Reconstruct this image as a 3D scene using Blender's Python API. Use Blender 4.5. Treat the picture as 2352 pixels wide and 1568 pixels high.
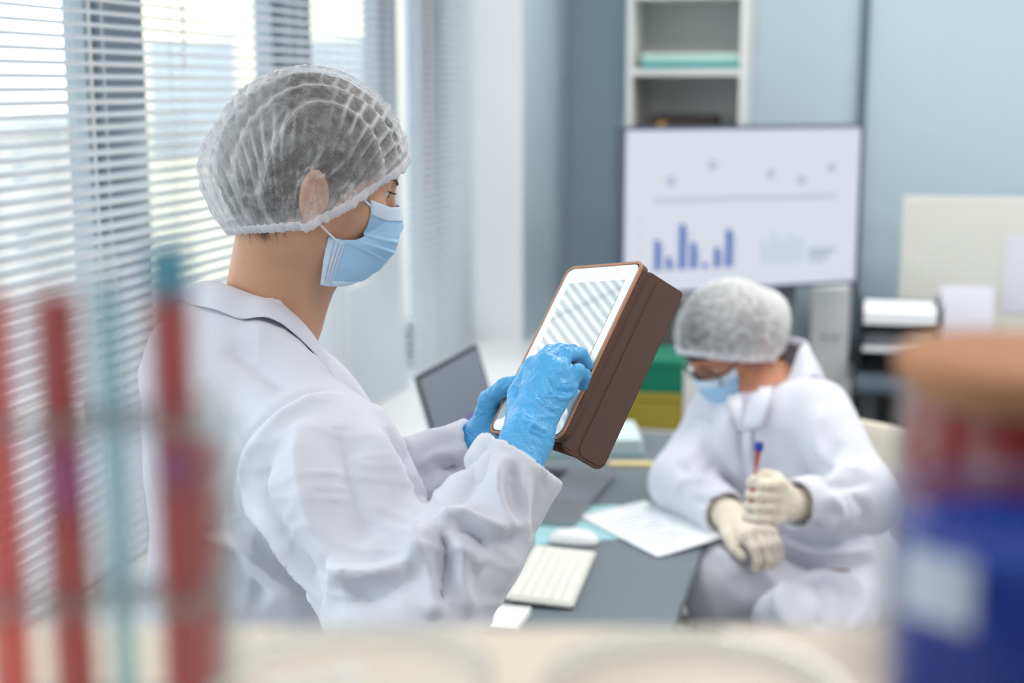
import bpy, math, random
import numpy as np
from mathutils import Vector, Matrix, noise as mnoise
from mathutils.bvhtree import BVHTree

for _o in list(bpy.data.objects):
    bpy.data.objects.remove(_o)
SC = bpy.context.scene
COL = SC.collection

# ------------------------------------------------------------------ camera
YAW, PITCH, FPX, CAMZ = math.radians(14.0), math.radians(10.1), 3266.7, 1.60
cam_d = bpy.data.cameras.new('camera')
cam_d.lens = 50.0
cam_d.sensor_width = 36.0
cam_d.clip_start = 0.02
cam_d.dof.use_dof = True
cam_d.dof.focus_distance = 1.60
cam_d.dof.aperture_fstop = 2.9
cam = bpy.data.objects.new('camera', cam_d)
COL.objects.link(cam)
cam.location = (0, 0, CAMZ)
cam.rotation_euler = (math.pi / 2 - PITCH, 0, YAW)
SC.camera = cam

# ------------------------------------------------------------------ sky and exposure
SC.view_settings.view_transform = 'Standard'
SC.view_settings.look = 'None'
SC.view_settings.gamma = 1.0
SC.view_settings.use_curve_mapping = False
SC.view_settings.exposure = 0.65
world = bpy.data.worlds.new('overcast_sky')
SC.world = world
world.use_nodes = True
_bg = world.node_tree.nodes['Background']
_bg.inputs['Color'].default_value = (0.93, 0.97, 1.0, 1)
_bg.inputs['Strength'].default_value = 2.6
SC.cycles.max_bounces = 7
SC.cycles.diffuse_bounces = 4
SC.cycles.glossy_bounces = 3
SC.cycles.transmission_bounces = 3
SC.cycles.transparent_max_bounces = 24
SC.cycles.caustics_reflective = False
SC.cycles.caustics_refractive = False
SC.cycles.sample_clamp_indirect = 6.0
SC.cycles.use_denoising = True
SC.cycles.use_light_tree = False
SC.cycles.use_adaptive_sampling = True
SC.cycles.adaptive_threshold = 0.08

# ------------------------------------------------------------------ helpers
_f = np.array([-math.sin(YAW) * math.cos(PITCH), math.cos(YAW) * math.cos(PITCH), -math.sin(PITCH)])
_r = np.array([math.cos(YAW), math.sin(YAW), 0.0])
_u = np.array([-math.sin(YAW) * math.sin(PITCH), math.cos(YAW) * math.sin(PITCH), math.cos(PITCH)])
_c = np.array([0, 0, CAMZ])


def pt(px, py, d):
    """the place that lies d metres in front of the camera at a photograph pixel"""
    return _c + _f * d + _r * ((px - 1176) / FPX * d) + _u * ((784 - py) / FPX * d)


def ray(px, py):
    v = _f + _r * ((px - 1176) / FPX) + _u * ((784 - py) / FPX)
    return v / np.linalg.norm(v)


def on_z(px, py, z):
    v = ray(px, py)
    return _c + v * ((z - CAMZ) / v[2])


def on_y(px, py, y):
    v = ray(px, py)
    return _c + v * (y / v[1])


def on_x(px, py, x):
    v = ray(px, py)
    return _c + v * (x / v[0])


def lin(c):
    out = []
    for v in c[:3]:
        v = v / 255.0
        out.append(v / 12.92 if v <= 0.04045 else ((v + 0.055) / 1.055) ** 2.4)
    return (out[0], out[1], out[2], 1.0)


def mat(name, rgb, rough=0.5, metal=0.0, vary=0.0, scale=20.0, bump=0.0, bscale=None, emit=None, estr=0.0,
        sheen=0.0, coat=0.0, sss=0.0, spec=0.5, stretch=None, detail=4.0):
    m = bpy.data.materials.new(name)
    m.use_nodes = True
    nt = m.node_tree
    p = nt.nodes['Principled BSDF']
    col = lin(rgb)
    p.inputs['Base Color'].default_value = col
    p.inputs['Roughness'].default_value = rough
    p.inputs['Metallic'].default_value = metal
    p.inputs['Specular IOR Level'].default_value = spec
    p.inputs['Sheen Weight'].default_value = sheen
    p.inputs['Coat Weight'].default_value = coat
    if sss:
        p.inputs['Subsurface Weight'].default_value = sss
        p.inputs['Subsurface Radius'].default_value = (0.012, 0.005, 0.003)
        p.inputs['Subsurface Scale'].default_value = 0.6
    if emit is not None:
        p.inputs['Emission Color'].default_value = lin(emit)
        p.inputs['Emission Strength'].default_value = estr
    tc = nt.nodes.new('ShaderNodeTexCoord')
    src = tc.outputs['Object']
    if stretch:
        mp = nt.nodes.new('ShaderNodeMapping')
        mp.inputs['Scale'].default_value = stretch
        nt.links.new(src, mp.inputs['Vector'])
        src = mp.outputs['Vector']
    n = nt.nodes.new('ShaderNodeTexNoise')
    n.inputs['Scale'].default_value = scale
    n.inputs['Detail'].default_value = detail
    nt.links.new(src, n.inputs['Vector'])
    mx = nt.nodes.new('ShaderNodeMix')
    mx.data_type = 'RGBA'
    v = max(vary, 0.02)
    mx.inputs[6].default_value = tuple(c * (1 - v) for c in col[:3]) + (1,)
    mx.inputs[7].default_value = tuple(min(1, c * (1 + v)) for c in col[:3]) + (1,)
    nt.links.new(n.outputs['Fac'], mx.inputs[0])
    nt.links.new(mx.outputs[2], p.inputs['Base Color'])
    if bump:
        b = nt.nodes.new('ShaderNodeBump')
        b.inputs['Strength'].default_value = bump
        b.inputs['Distance'].default_value = 0.002
        if bscale:
            n2 = nt.nodes.new('ShaderNodeTexNoise')
            n2.inputs['Scale'].default_value = bscale
            n2.inputs['Detail'].default_value = 6
            nt.links.new(src, n2.inputs['Vector'])
            nt.links.new(n2.outputs['Fac'], b.inputs['Height'])
        else:
            nt.links.new(n.outputs['Fac'], b.inputs['Height'])
        nt.links.new(b.outputs['Normal'], p.inputs['Normal'])
    return m


def clear_mat(name, rgb, clear=0.8, rough=0.02, body=0.0, body_rgb=None, gloss=0.1):
    """thin clear stuff (glass, plastic, coloured liquid): tinted see-through, a little gloss, some milky body"""
    m = bpy.data.materials.new(name)
    m.use_nodes = True
    nt = m.node_tree
    nt.nodes.clear()
    out = nt.nodes.new('ShaderNodeOutputMaterial')
    tr = nt.nodes.new('ShaderNodeBsdfTransparent')
    tr.inputs['Color'].default_value = lin(rgb)
    gl = nt.nodes.new('ShaderNodeBsdfGlossy')
    gl.inputs['Roughness'].default_value = rough
    df = nt.nodes.new('ShaderNodeBsdfDiffuse')
    df.inputs['Color'].default_value = lin(body_rgb or rgb)
    tl = nt.nodes.new('ShaderNodeBsdfTranslucent')
    tl.inputs['Color'].default_value = lin(body_rgb or rgb)
    mixd = nt.nodes.new('ShaderNodeMixShader')
    mixd.inputs[0].default_value = 0.5
    nt.links.new(df.outputs[0], mixd.inputs[1])
    nt.links.new(tl.outputs[0], mixd.inputs[2])
    m1 = nt.nodes.new('ShaderNodeMixShader')
    m1.inputs[0].default_value = body
    nt.links.new(tr.outputs[0], m1.inputs[1])
    nt.links.new(mixd.outputs[0], m1.inputs[2])
    fr = nt.nodes.new('ShaderNodeFresnel')
    ge = nt.nodes.new('ShaderNodeNewGeometry')
    ri = nt.nodes.new('ShaderNodeMapRange')      # same reflection from inside and outside
    ri.inputs['To Min'].default_value = 1.0 + gloss * 4
    ri.inputs['To Max'].default_value = 1.0 / (1.0 + gloss * 4)
    nt.links.new(ge.outputs['Backfacing'], ri.inputs['Value'])
    nt.links.new(ri.outputs['Result'], fr.inputs['IOR'])
    m2 = nt.nodes.new('ShaderNodeMixShader')
    nt.links.new(fr.outputs[0], m2.inputs[0])
    nt.links.new(m1.outputs[0], m2.inputs[1])
    nt.links.new(gl.outputs[0], m2.inputs[2])
    nt.links.new(m2.outputs[0], out.inputs['Surface'])
    return m


class MB:
    """collects shapes and links them as one mesh object"""
    def __init__(s):
        s.v, s.f = [], []

    def add(s, vs, fs):
        b = len(s.v)
        s.v += [tuple(map(float, v)) for v in vs]
        s.f += [tuple(b + i for i in f) for f in fs]
        return s

    def box(s, x0, x1, y0, y1, z0, z1):
        vs = [(x, y, z) for x in (x0, x1) for y in (y0, y1) for z in (z0, z1)]
        return s.add(vs, [(0, 1, 3, 2), (4, 6, 7, 5), (0, 4, 5, 1), (2, 3, 7, 6), (0, 2, 6, 4), (1, 5, 7, 3)])

    def obox(s, c, ax, ay, az, hx, hy, hz):
        c, ax, ay, az = map(np.asarray, (c, ax, ay, az))
        vs = [c + ax * hx * i + ay * hy * j + az * hz * k for i in (-1, 1) for j in (-1, 1) for k in (-1, 1)]
        return s.add(vs, [(0, 1, 3, 2), (4, 6, 7, 5), (0, 4, 5, 1), (2, 3, 7, 6), (0, 2, 6, 4), (1, 5, 7, 3)])

    def prism(s, outline, o, ax, ay, az, h):
        """outline in the plane ax, ay at o, thick h along az"""
        o, ax, ay, az = map(np.asarray, (o, ax, ay, az))
        n = len(outline)
        vs = [o + ax * a + ay * b for a, b in outline] + [o + ax * a + ay * b + az * h for a, b in outline]
        fs = [tuple(range(n - 1, -1, -1)), tuple(range(n, 2 * n))]
        fs += [(i, (i + 1) % n, n + (i + 1) % n, n + i) for i in range(n)]
        return s.add(vs, fs)

    def lathe(s, prof, c=(0, 0, 0), n=32):
        vs, fs = [], []
        for r, z in prof:
            for i in range(n):
                a = 2 * math.pi * i / n
                vs.append((c[0] + r * math.cos(a), c[1] + r * math.sin(a), c[2] + z))
        for k in range(len(prof) - 1):
            for i in range(n):
                j = (i + 1) % n
                fs.append((k * n + i, k * n + j, (k + 1) * n + j, (k + 1) * n + i))
        fs.append(tuple(range(n - 1, -1, -1)))
        fs.append(tuple((len(prof) - 1) * n + i for i in range(n)))
        return s.add(vs, fs)

    def tube(s, pts, rad, n=10, closed=False):
        pts = [np.asarray(p, float) for p in pts]
        m = len(pts)
        rads = rad if hasattr(rad, '__len__') else [rad] * m
        vs, fs = [], []
        up = np.array([0.13, 0.21, 0.97])
        for k in range(m):
            t = pts[min(k + 1, m - 1)] - pts[max(k - 1, 0)]
            t = t / (np.linalg.norm(t) + 1e-12)
            a = np.cross(t, up)
            if np.linalg.norm(a) < 0.05:
                a = np.cross(t, (1, 0, 0))
            a /= np.linalg.norm(a)
            b = np.cross(t, a)
            up = np.cross(a, t)
            for i in range(n):
                q = 2 * math.pi * i / n
                vs.append(pts[k] + (a * math.cos(q) + b * math.sin(q)) * rads[k])
        for k in range(m - 1):
            for i in range(n):
                j = (i + 1) % n
                fs.append((k * n + i, (k + 1) * n + i, (k + 1) * n + j, k * n + j))
        fs.append(tuple(range(n)))
        fs.append(tuple((m - 1) * n + i for i in range(n - 1, -1, -1)))
        return s.add(vs, fs)

    def build(s, name, m, parent=None, smooth=False, bevel=0.0, seg=2):
        me = bpy.data.meshes.new(name)
        me.from_pydata(s.v, [], s.f)
        me.update()
        o = bpy.data.objects.new(name, me)
        COL.objects.link(o)
        me.materials.append(m)
        if smooth:
            me.polygons.foreach_set('use_smooth', [True] * len(me.polygons))
            if smooth == 'auto':
                auto_smooth(o)
        if bevel:
            b = o.modifiers.new('bevel', 'BEVEL')
            b.width = bevel
            b.segments = seg
            b.limit_method = 'ANGLE'
        if parent is not None:
            put(o, parent)
        return o


def auto_smooth(o, deg=40):
    me = o.data
    me.update()
    import bmesh
    bm = bmesh.new()
    bm.from_mesh(me)
    lim = math.radians(deg)
    for e in bm.edges:
        if len(e.link_faces) == 2 and e.calc_face_angle(0) > lim:
            e.smooth = False
    bm.to_mesh(me)
    bm.free()


def put(o, parent):
    """child keeps its place in the world"""
    o.parent = parent
    o.matrix_parent_inverse = Matrix.LocRotScale(parent.location, parent.rotation_euler, parent.scale).inverted()


def tag(o, label=None, cat=None, group=None, kind=None):
    if label:
        o['label'] = label
    if cat:
        o['category'] = cat
    if group:
        o['group'] = group
    if kind:
        o['kind'] = kind
    return o


def thing(name, label, cat, loc=(0, 0, 0), group=None):
    o = bpy.data.objects.new(name, None)
    COL.objects.link(o)
    o.location = tuple(map(float, loc))
    o.empty_display_size = 0.05
    return tag(o, label, cat, group)


def struct(o, label=None):
    return tag(o, label, kind='structure')


def rrect(w, h, r, n=6):
    """outline of a rounded rectangle centred on 0"""
    pts = []
    for cx, cy, a0 in ((w / 2 - r, h / 2 - r, 0), (-w / 2 + r, h / 2 - r, 90), (-w / 2 + r, -h / 2 + r, 180), (w / 2 - r, -h / 2 + r, 270)):
        for i in range(n + 1):
            a = math.radians(a0 + 90 * i / n)
            pts.append((cx + r * math.cos(a), cy + r * math.sin(a)))
    return pts


X_, Y_, Z_ = np.eye(3)
# ------------------------------------------------------------------ materials
M = {}
M['wall'] = mat('blue_grey_paint', (182, 202, 213), 0.85, vary=0.03, scale=3, bump=0.05, bscale=300)
M['white_wall'] = mat('white_plaster', (232, 235, 238), 0.8, vary=0.02, scale=3, bump=0.05, bscale=250)
M['ceiling'] = mat('ceiling_paint', (240, 241, 242), 0.9, vary=0.01)
M['floor'] = mat('grey_vinyl', (176, 178, 178), 0.5, vary=0.08, scale=6)
M['frame'] = mat('window_frame_paint', (158, 170, 181), 0.5)
M['slat'] = mat('blind_slat_enamel', (206, 212, 219), 0.35, vary=0.02)
_nt = M['slat'].node_tree                      # thin slats let a little light through
_tl = _nt.nodes.new('ShaderNodeBsdfTranslucent'); _tl.inputs['Color'].default_value = lin((206, 214, 222))
_ms = _nt.nodes.new('ShaderNodeMixShader'); _ms.inputs[0].default_value = .12
_nt.links.new(_nt.nodes['Principled BSDF'].outputs[0], _ms.inputs[1]); _nt.links.new(_tl.outputs[0], _ms.inputs[2])
_nt.links.new(_ms.outputs[0], _nt.nodes['Material Output'].inputs['Surface'])
M['cord'] = mat('blind_cord', (225, 226, 224), 0.8)
M['white'] = mat('white_laminate', (236, 238, 240), 0.35, vary=0.01)
M['white2'] = mat('white_melamine', (228, 229, 228), 0.45, vary=0.01)
M['desk'] = mat('slate_grey_laminate', (112, 124, 132), 0.5, vary=0.04, scale=60)
M['pane'] = clear_mat('window_glass', (250, 253, 252), gloss=0.1)
M['black'] = mat('black_plastic', (32, 36, 42), 0.4)
M['dark'] = mat('dark_grey_plastic', (62, 68, 74), 0.45)
M['silver'] = mat('silver_aluminium', (150, 153, 158), 0.35, metal=0.6)
M['paper'] = mat('white_paper', (240, 243, 248), 0.8, vary=0.01)
M['steel'] = mat('brushed_steel', (160, 165, 170), 0.3, metal=0.9)
# ================================================================== the room
XW, YB, ZC = -1.112, 5.35, 2.95          # window wall, back wall, ceiling
XR, YF = 3.6, -3.2                       # right wall, wall behind the camera
XG = XW - 0.33                           # plane of the window frames
Y_REV = 4.62                             # far end of the window recess
SILL = 0.75
struct(MB().box(XW - 0.42, XR + .15, YF - .15, YB + .15, -0.1, 0).build('floor', M['floor']), 'grey vinyl floor')
struct(MB().box(XW - 0.42, XR + .15, YF - .15, YB + .15, ZC, ZC + .1).build('ceiling', M['ceiling']), 'white ceiling')
struct(MB().box(XW - 0.42, XR + .15, YB, YB + .15, 0, ZC).build('wall_back', M['wall']), 'pale blue-grey painted back wall')
struct(MB().box(XR, XR + .15, YF, YB, 0, ZC).build('wall_right', M['white_wall']), 'white wall facing the windows')
struct(MB().box(XW - 0.42, XR + .15, YF - .15, YF, 0, ZC).build('wall_front', M['white_wall']), 'white wall behind the camera')
# window wall: parapet, lintel, piers (white reveals) and the painted stretch next to the back wall
struct(MB().box(XW - 0.42, XW, YF, Y_REV, 0, SILL - .03).build('wall_left', M['wall']), 'wall under the windows')
w = struct(MB().box(XW - 0.42, XW, YF, Y_REV, 2.52, ZC).build('wall_left_lintel', M['white_wall']), 'white strip of wall over the windows')
w = struct(MB().box(XW - 0.42, XW - 0.004, Y_REV, YB, 0, ZC).build('wall_left_pier', M['white_wall']), 'bright white window reveal')
struct(MB().box(XW - 0.004, XW, Y_REV, YB, 0, ZC).build('wall_left_paint', M['wall']), 'blue-grey wall between window and corner')
w = struct(MB().box(XW - 0.42, XW, -0.1, 0.15, SILL, 2.52).build('wall_left_pier_near', M['white_wall']), 'white pier between the windows')
struct(MB().box(XW - 0.42, XW, YF, -2.9, SILL, 2.52).build('wall_left_pier_rear', M['white_wall']), 'white pier at the rear end')
# heating pipe in the corner and the dark cable trunking on the back wall
pb = on_y(1297, 400, YB - 0.03)
struct(MB().lathe([(0.021, 0), (0.021, ZC)], (pb[0], YB - 0.03, 0), 20).build('trim_1', mat('pipe_paint', (165, 182, 195), .45), smooth='auto'), 'painted heating pipe in the corner')
pb = on_y(1981, 200, YB - 0.012)
struct(MB().box(pb[0] - .014, pb[0] + .014, YB - .024, YB, 0, ZC).build('trim_2', mat('trunking', (88, 106, 122), .5), bevel=.003), 'dark vertical cable trunking on the back wall')

# windows: posts, rails and panes
posts = [(-2.9, -2.78), (-1.5, -1.38), (-0.2, -0.1), (0.15, 0.26), (1.24, 1.36), (2.47, 2.63), (3.34, 3.52), (4.13, 4.22), (4.56, 4.62)]
wins = []
for i, (a, b) in enumerate(zip(posts[:-1], posts[1:])):
    if i == 2:
        continue
    n = len(wins) + 1
    y0, y1 = a[1], b[0]
    m = MB()
    m.box(XG - .05, XG + .03, a[0] if i in (0, 3) else (a[0] + a[1]) / 2 + .0005, y0, SILL, 2.52)     # half a post each
    m.box(XG - .05, XG + .03, y1, b[1] if i in (1, 7) else (b[0] + b[1]) / 2 - .0005, SILL, 2.52)
    m.box(XG - .05, XG + .03, y0, y1, SILL, SILL + .06)
    m.box(XG - .05, XG + .03, y0, y1, 2.45, 2.52)
    wo = struct(m.build('window_%d' % n, M['frame']), 'blue-grey framed window')
    MB().box(XG - .013, XG - .009, y0, y1, SILL + .06, 2.45).build('pane', M['pane'], wo)
    m = MB()
    for q in (y0, y1 - .03):
        m.box(XG - .035, XG + .01, q, q + .03, SILL + .06, 2.45)
    m.box(XG - .035, XG + .01, y0 + .03, y1 - .03, SILL + .06, SILL + .09)
    m.box(XG - .035, XG + .01, y0 + .03, y1 - .03, 2.42, 2.45)
    m.build('sash', M['frame'], wo)
    wins.append((y0, y1))

# white window ledge that runs on as a counter along the wall
LEDGE_X = -0.90
cn = thing('window_counter', 'long white counter running under the windows to the back corner', 'counter', (XW, 2, 0))
m = MB()
m.box(XG + .03, LEDGE_X, YF + .01, Y_REV, SILL - .03, SILL)
m.box(XW, LEDGE_X, Y_REV, YB - .06, SILL - .03, SILL)
m.build('worktop', M['white'], cn, bevel=.002)
for y in (-2.5, -.8, .9, 2.0, 3.6, 5.0):
    MB().box(XW + .005, LEDGE_X - .03, y, y + .025, 0, SILL - .03).build('support', M['white2'], cn)

# venetian blinds
PITCHZ, SLW = 0.0214, 0.025
TILT = math.radians(20)
def slat_mesh(length):
    vs, fs = [], []
    n = 6
    for top in (1, 0):
        for e in (0, 1):
            for k in range(n + 1):
                s = (k / n - .5) * SLW
                bow = 0.0028 * (1 - (2 * k / n - 1) ** 2)
                z = bow - (0 if top else 0.0005)
                x = s
                # room-side edge (+x) hangs lower
                vs.append((x * math.cos(TILT) + z * math.sin(TILT), e * length, -x * math.sin(TILT) + z * math.cos(TILT)))
    q = n + 1
    for k in range(n):
        fs.append((k, k + 1, q + k + 1, q + k))
        fs.append((2 * q + k, 3 * q + k, 3 * q + k + 1, 2 * q + k + 1))
    fs += [(0, q, 3 * q, 2 * q), (n, 2 * q + n, 3 * q + n, q + n)]
    me = bpy.data.meshes.new('slat')
    me.from_pydata(vs, [], fs)
    me.polygons.foreach_set('use_smooth', [True] * len(me.polygons))
    me.materials.append(M['slat'])
    return me

XBL = XW - 0.17
blind_lab = ['venetian blind nearest the camera, behind the red test tubes', 'venetian blind just behind the standing woman\'s cap',
             'venetian blind beyond the standing woman\'s face', 'farthest venetian blind, next to the white window reveal']
bi = 0
for (y0, y1) in wins[3:]:
    ya, yb = [(1.15, 2.395), (2.40, 3.205), (3.21, 3.875), (3.925, Y_REV - .01)][bi]
    t = thing('venetian_blind', 'white horizontal ' + blind_lab[bi], 'blind', (XBL, ya, SILL), 'venetian blinds')
    sm = slat_mesh(yb - ya)
    ztop = 2.46
    z = SILL + .035
    while z < ztop - .03:
        o = bpy.data.objects.new('slat', sm)
        COL.objects.link(o)
        o.location = (XBL, ya, z)
        put(o, t)
        z += PITCHZ
    MB().box(XBL - .013, XBL + .013, ya, yb, ztop - .03, 2.505).build('headrail', M['slat'], t, bevel=.002)
    MB().box(XBL - .012, XBL + .012, ya, yb, SILL + .004, SILL + .018).build('bottom_rail', M['slat'], t, bevel=.003)
    for fy in (.14, .86):
        yy = ya + (yb - ya) * fy
        m = MB()
        for xx in (XBL - .0135, XBL + .0135):
            m.tube([(xx, yy, SILL + .01), (xx, yy, ztop)], .0009, 6)
        m.build('ladder_cord', M['cord'], t)
    yy = ya + .11
    if bi == 0:
        yy = on_x(228, 500, XBL + .03)[1]
    if bi == 1:
        yy = on_x(421, 60, XBL + .03)[1]
        m = MB()
        prof = []
        zz = 1.64
        while zz < ztop:
            prof += [(.0012, zz), (.0035, zz + .004), (.0035, zz + .009), (.0012, zz + .013)]
            zz += .0145
        m.lathe(prof, (XBL + .03, yy, 0), 10)
        m.build('tilt_chain', M['cord'], t, smooth=True)
    else:
        MB().tube([(XBL + .03, yy, SILL + .03), (XBL + .03, yy, ztop)], .0016, 8).build('pull_cord', M['cord'], t)
    bi += 1

# outside: street level, a beige wing close by, low blocks farther off
struct(MB().box(-160, XW - 1.0, -120, 160, -7.2, -7.0).build('ground', mat('street', (120, 122, 124), .9, vary=.15, scale=.3)), 'grey street outside')
def block(label, x0, x1, y0, y1, z1, rgb, nw, nf, face):
    b = thing('building', label, 'building', ((x0 + x1) / 2, (y0 + y1) / 2, -7))
    MB().box(x0, x1, y0, y1, -7, z1).build('facade', mat('render', rgb, .9, vary=.05, scale=.6), b)
    MB().box(x0 - .2, x1 + .2, y0 - .2, y1 + .2, z1, z1 + .35).build('roof', mat('roof', (150, 150, 152), .8), b)
    wm = M['dark_glass']
    for i in range(nw):
        for k in range(nf):
            z = -5.5 + k * 3.1
            if z + 1.5 > z1 - .3:
                continue
            if face == 'x':
                y = y0 + (i + .5) * (y1 - y0) / nw
                MB().box(x1 - .02, x1 + .03, y - .6, y + .6, z, z + 1.5).build('window', wm, b)
            else:
                x = x0 + (i + .5) * (x1 - x0) / nw
                MB().box(x - .6, x + .6, y0 - .03, y0 + .02, z, z + 1.5).build('window', wm, b)
M['dark_glass'] = mat('far_window', (150, 160, 168), .2)
block('beige rendered building wing outside the far window', -9.5, -3.2, 17, 40, 9, (236, 226, 200), 3, 5, 'y')
block('long pale grey low block across the street', -46, -34, -10, 70, -0.3, (206, 198, 196), 16, 2, 'x')

# added ceiling panels, out of view, brightening the room, more of them towards the back
lp = mat('added_lamp_diffuser', (255, 255, 255), .5, emit=(255, 250, 244), estr=9.0)
LABS = {}
for i, (x, y) in enumerate([(0.3, 0.6), (2.2, 0.6), (-.3, 2.9), (1.0, 2.9), (2.4, 2.9), (-.1, 4.3), (1.2, 4.3), (2.5, 4.3)]):
    where = ['over the front shelf', 'over the right side near the front', 'above the grey desk', 'above and beyond the seated woman', 'over the right side midway', 'nearest the bookcase', 'before the perforated board', 'in the back right corner'][i]
    t = thing('added_ceiling_light', 'added unseen square ceiling light panel ' + where, 'light', (x, y, ZC), 'added ceiling light panels')
    m = MB()
    for a in (-1, 1):
        m.box(x - .31, x + .31, y + a * .305 - .012, y + a * .305 + .012, ZC - .03, ZC)
        m.box(x + a * .305 - .012, x + a * .305 + .012, y - .293, y + .293, ZC - .03, ZC)
    m.build('frame', M['white'], t)
    MB().box(x - .293, x + .293, y - .293, y + .293, ZC - .022, ZC - .004).build('diffuser', lp, t)
# ================================================================== furniture and things in the back
# tall narrow bookcase against the back wall
sx0, sx1 = on_y(1440, 100, 5.03)[0], on_y(1716, 100, 5.03)[0]
bk = thing('bookcase', 'tall narrow white bookcase against the back wall', 'bookcase', ((sx0 + sx1) / 2, 5.18, 0))
SH = [on_y(1570, 166, 5.05)[2], on_y(1570, 283 + 62, 5.05)[2]]
th = .022
m = MB()
m.box(sx0, sx0 + th, 5.02, 5.34, 0, 2.3)
m.build('side_panel', M['white2'], bk, bevel=.001)
MB().box(sx1 - th, sx1, 5.02, 5.34, 0, 2.3).build('side_panel', M['white2'], bk, bevel=.001)
MB().box(sx0 + th, sx1 - th, 5.335, 5.345, 0.0, 2.3).build('back_panel', M['white2'], bk)
MB().box(sx0 + th, sx1 - th, 5.02, 5.34, 2.3 - th, 2.3).build('top_panel', M['white2'], bk)
dz = .262
zs = SH[0]
shelf_z = [zs - 5 * dz, zs - 4 * dz, zs - 3 * dz, zs - 2 * dz, zs - dz, zs, zs + dz]
for z in shelf_z:
    MB().box(sx0 + th, sx1 - th, 5.025, 5.335, z - .012, z + .012).build('shelf', M['white2'], bk, bevel=.001)
mint = mat('mint_card', (150, 205, 195), .6)
teal = mat('teal_card', (20, 140, 150), .6)
paleg = mat('pale_green_card', (196, 222, 214), .7)
z = zs + .012
for k, (h, mm, lab, w) in enumerate([(.018, teal, 'teal folder lying at the bottom of the shelf pile', .0), (.016, mint, 'mint green folder in the middle of the shelf pile', .004),
                                  (.02, paleg, 'pale green folder on top of the shelf pile', .008)]):
    x0, x1 = sx0 + th + .03, sx1 - th - .004
    f = thing('folder', lab, 'folder', ((x0 + x1) / 2, 5.15, z), 'folders on the bookcase shelf')
    m = MB()
    m.box(x0, x1, 5.035 + w, 5.28, z, z + .002)
    m.box(x0, x1, 5.035 + w, 5.28, z + h - .002, z + h)
    m.box(x0, x1, 5.033 + w, 5.035 + w, z, z + h)
    m.build('cover', mm, f)
    MB().box(x0 + .004, x1 - .003, 5.04 + w, 5.275, z + .002, z + h - .002).build('pages', M['paper'], f)
    z += h
zb = zs - dz + .012
hh = on_y(1570, 266, 5.06)[2]
t = thing('document_box', 'dark brown box on the shelf just above the monitor', 'box', (sx0 + .2, 5.16, zb))
xa, xb = on_y(1490, 270, 5.05)[0], on_y(1640, 270, 5.05)[0]
MB().box(xa, xb, 5.06, 5.27, zb, hh - .012).build('body', mat('brown_board', (58, 44, 36), .7), t, bevel=.002)
MB().box(xa - .002, xb + .002, 5.058, 5.272, hh - .012, hh).build('lid', mat('black_board', (40, 34, 32), .6), t, bevel=.002)
MB().box(xa + .03, xa + .06, 5.056, 5.058, zb + .05, zb + .08).build('label_plate', mat('ochre', (190, 140, 70), .6), t)

# large monitor on a floor stand
A = pt(1428, 290, 4.38); Bq = pt(1980, 285, 4.70); Cq = pt(1980, 657, 4.70); D = pt(1428, 687, 4.38)
ax = (Bq - A); ax[2] = 0; TW = np.linalg.norm(ax); ax /= TW
az = Z_; ay = np.cross(az, ax)      # ay points away from the viewer
TH = ((A - D)[2] + (Bq - Cq)[2]) / 2
TC = (A + Bq + Cq + D) / 4
tv = thing('monitor', 'large flat monitor on a floor stand showing blue bar charts', 'monitor', (TC[0] + ay[0] * .05, TC[1] + ay[1] * .05, 0))
bez = .011
m = MB()
m.obox(TC + ay * .025 + az * (TH / 2 - bez / 2), ax, ay, az, TW / 2, .025, bez / 2)
m.obox(TC + ay * .025 - az * (TH / 2 - bez / 2), ax, ay, az, TW / 2, .025, bez / 2)
for s in (-1, 1):
    m.obox(TC + ay * .025 + ax * s * (TW / 2 - bez / 2), ax, ay, az, bez / 2, .025, TH / 2 - bez)
m.build('bezel', mat('monitor_bezel', (72, 84, 104), .4), tv)
MB().obox(TC + ay * .05, ax, ay, az, TW / 2 - .005, .012, TH / 2 - .005).build('rear_shell', M['dark'], tv)
scr = MB().obox(TC + ay * .012, ax, ay, az, TW / 2 - bez, .004, TH / 2 - bez).build('screen', mat('lit_screen', (60, 62, 66), .35, emit=(212, 217, 230), estr=.60), tv)
def on_tv(px, py):
    v = ray(px, py); n = ay; p0 = TC + ay * .008
    s = np.dot(p0 - _c, n) / np.dot(v, n)
    q = _c + v * s - TC
    return np.dot(q, ax), q[2]
def emat(name, rgb, s=.8):
    return mat(name, (40, 40, 42), .4, emit=rgb, estr=s * .75)
mb_blue, mb_mid = emat('chart_blue', (62, 104, 178), .85), emat('chart_shadow', (176, 186, 212), .8)
mb_grey, mb_teal, mb_ln = emat('chart_grey', (178, 186, 208), .8), emat('chart_teal', (190, 210, 222), .8), emat('chart_line', (184, 190, 210), .8)
def tvrect(name, x0, y0, x1, y1, mm, e=.0):
    a0, b0 = on_tv(x0, y0); a1, b1 = on_tv(x1, y1)
    MB().obox(TC + ay * (.0075 - e) + ax * (a0 + a1) / 2 + az * (b0 + b1) / 2, ax, ay, az, abs(a1 - a0) / 2, .0006, abs(b1 - b0) / 2).build(name, mm, scr)
for (x, y0) in [(1509, 552), (1536, 590), (1566, 515), (1592, 557), (1619, 603), (1646, 568), (1673, 527)]:
    tvrect('chart_bar', x - 6, y0, x + 6, 621 - (x - 1509) * .05, mb_blue, .0004)
    if y0 < 600:
        tvrect('chart_bar_shadow', x + 6, y0 + 12, x + 14, 621 - (x - 1509) * .05, mb_mid)
for i, y0 in enumerate([548, 560, 530, 545, 552, 535, 548, 545]):
    tvrect('small_bar', 1748 + i * 12.5, y0, 1754 + i * 12.5, 606 - i * .5, mb_teal)
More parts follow.
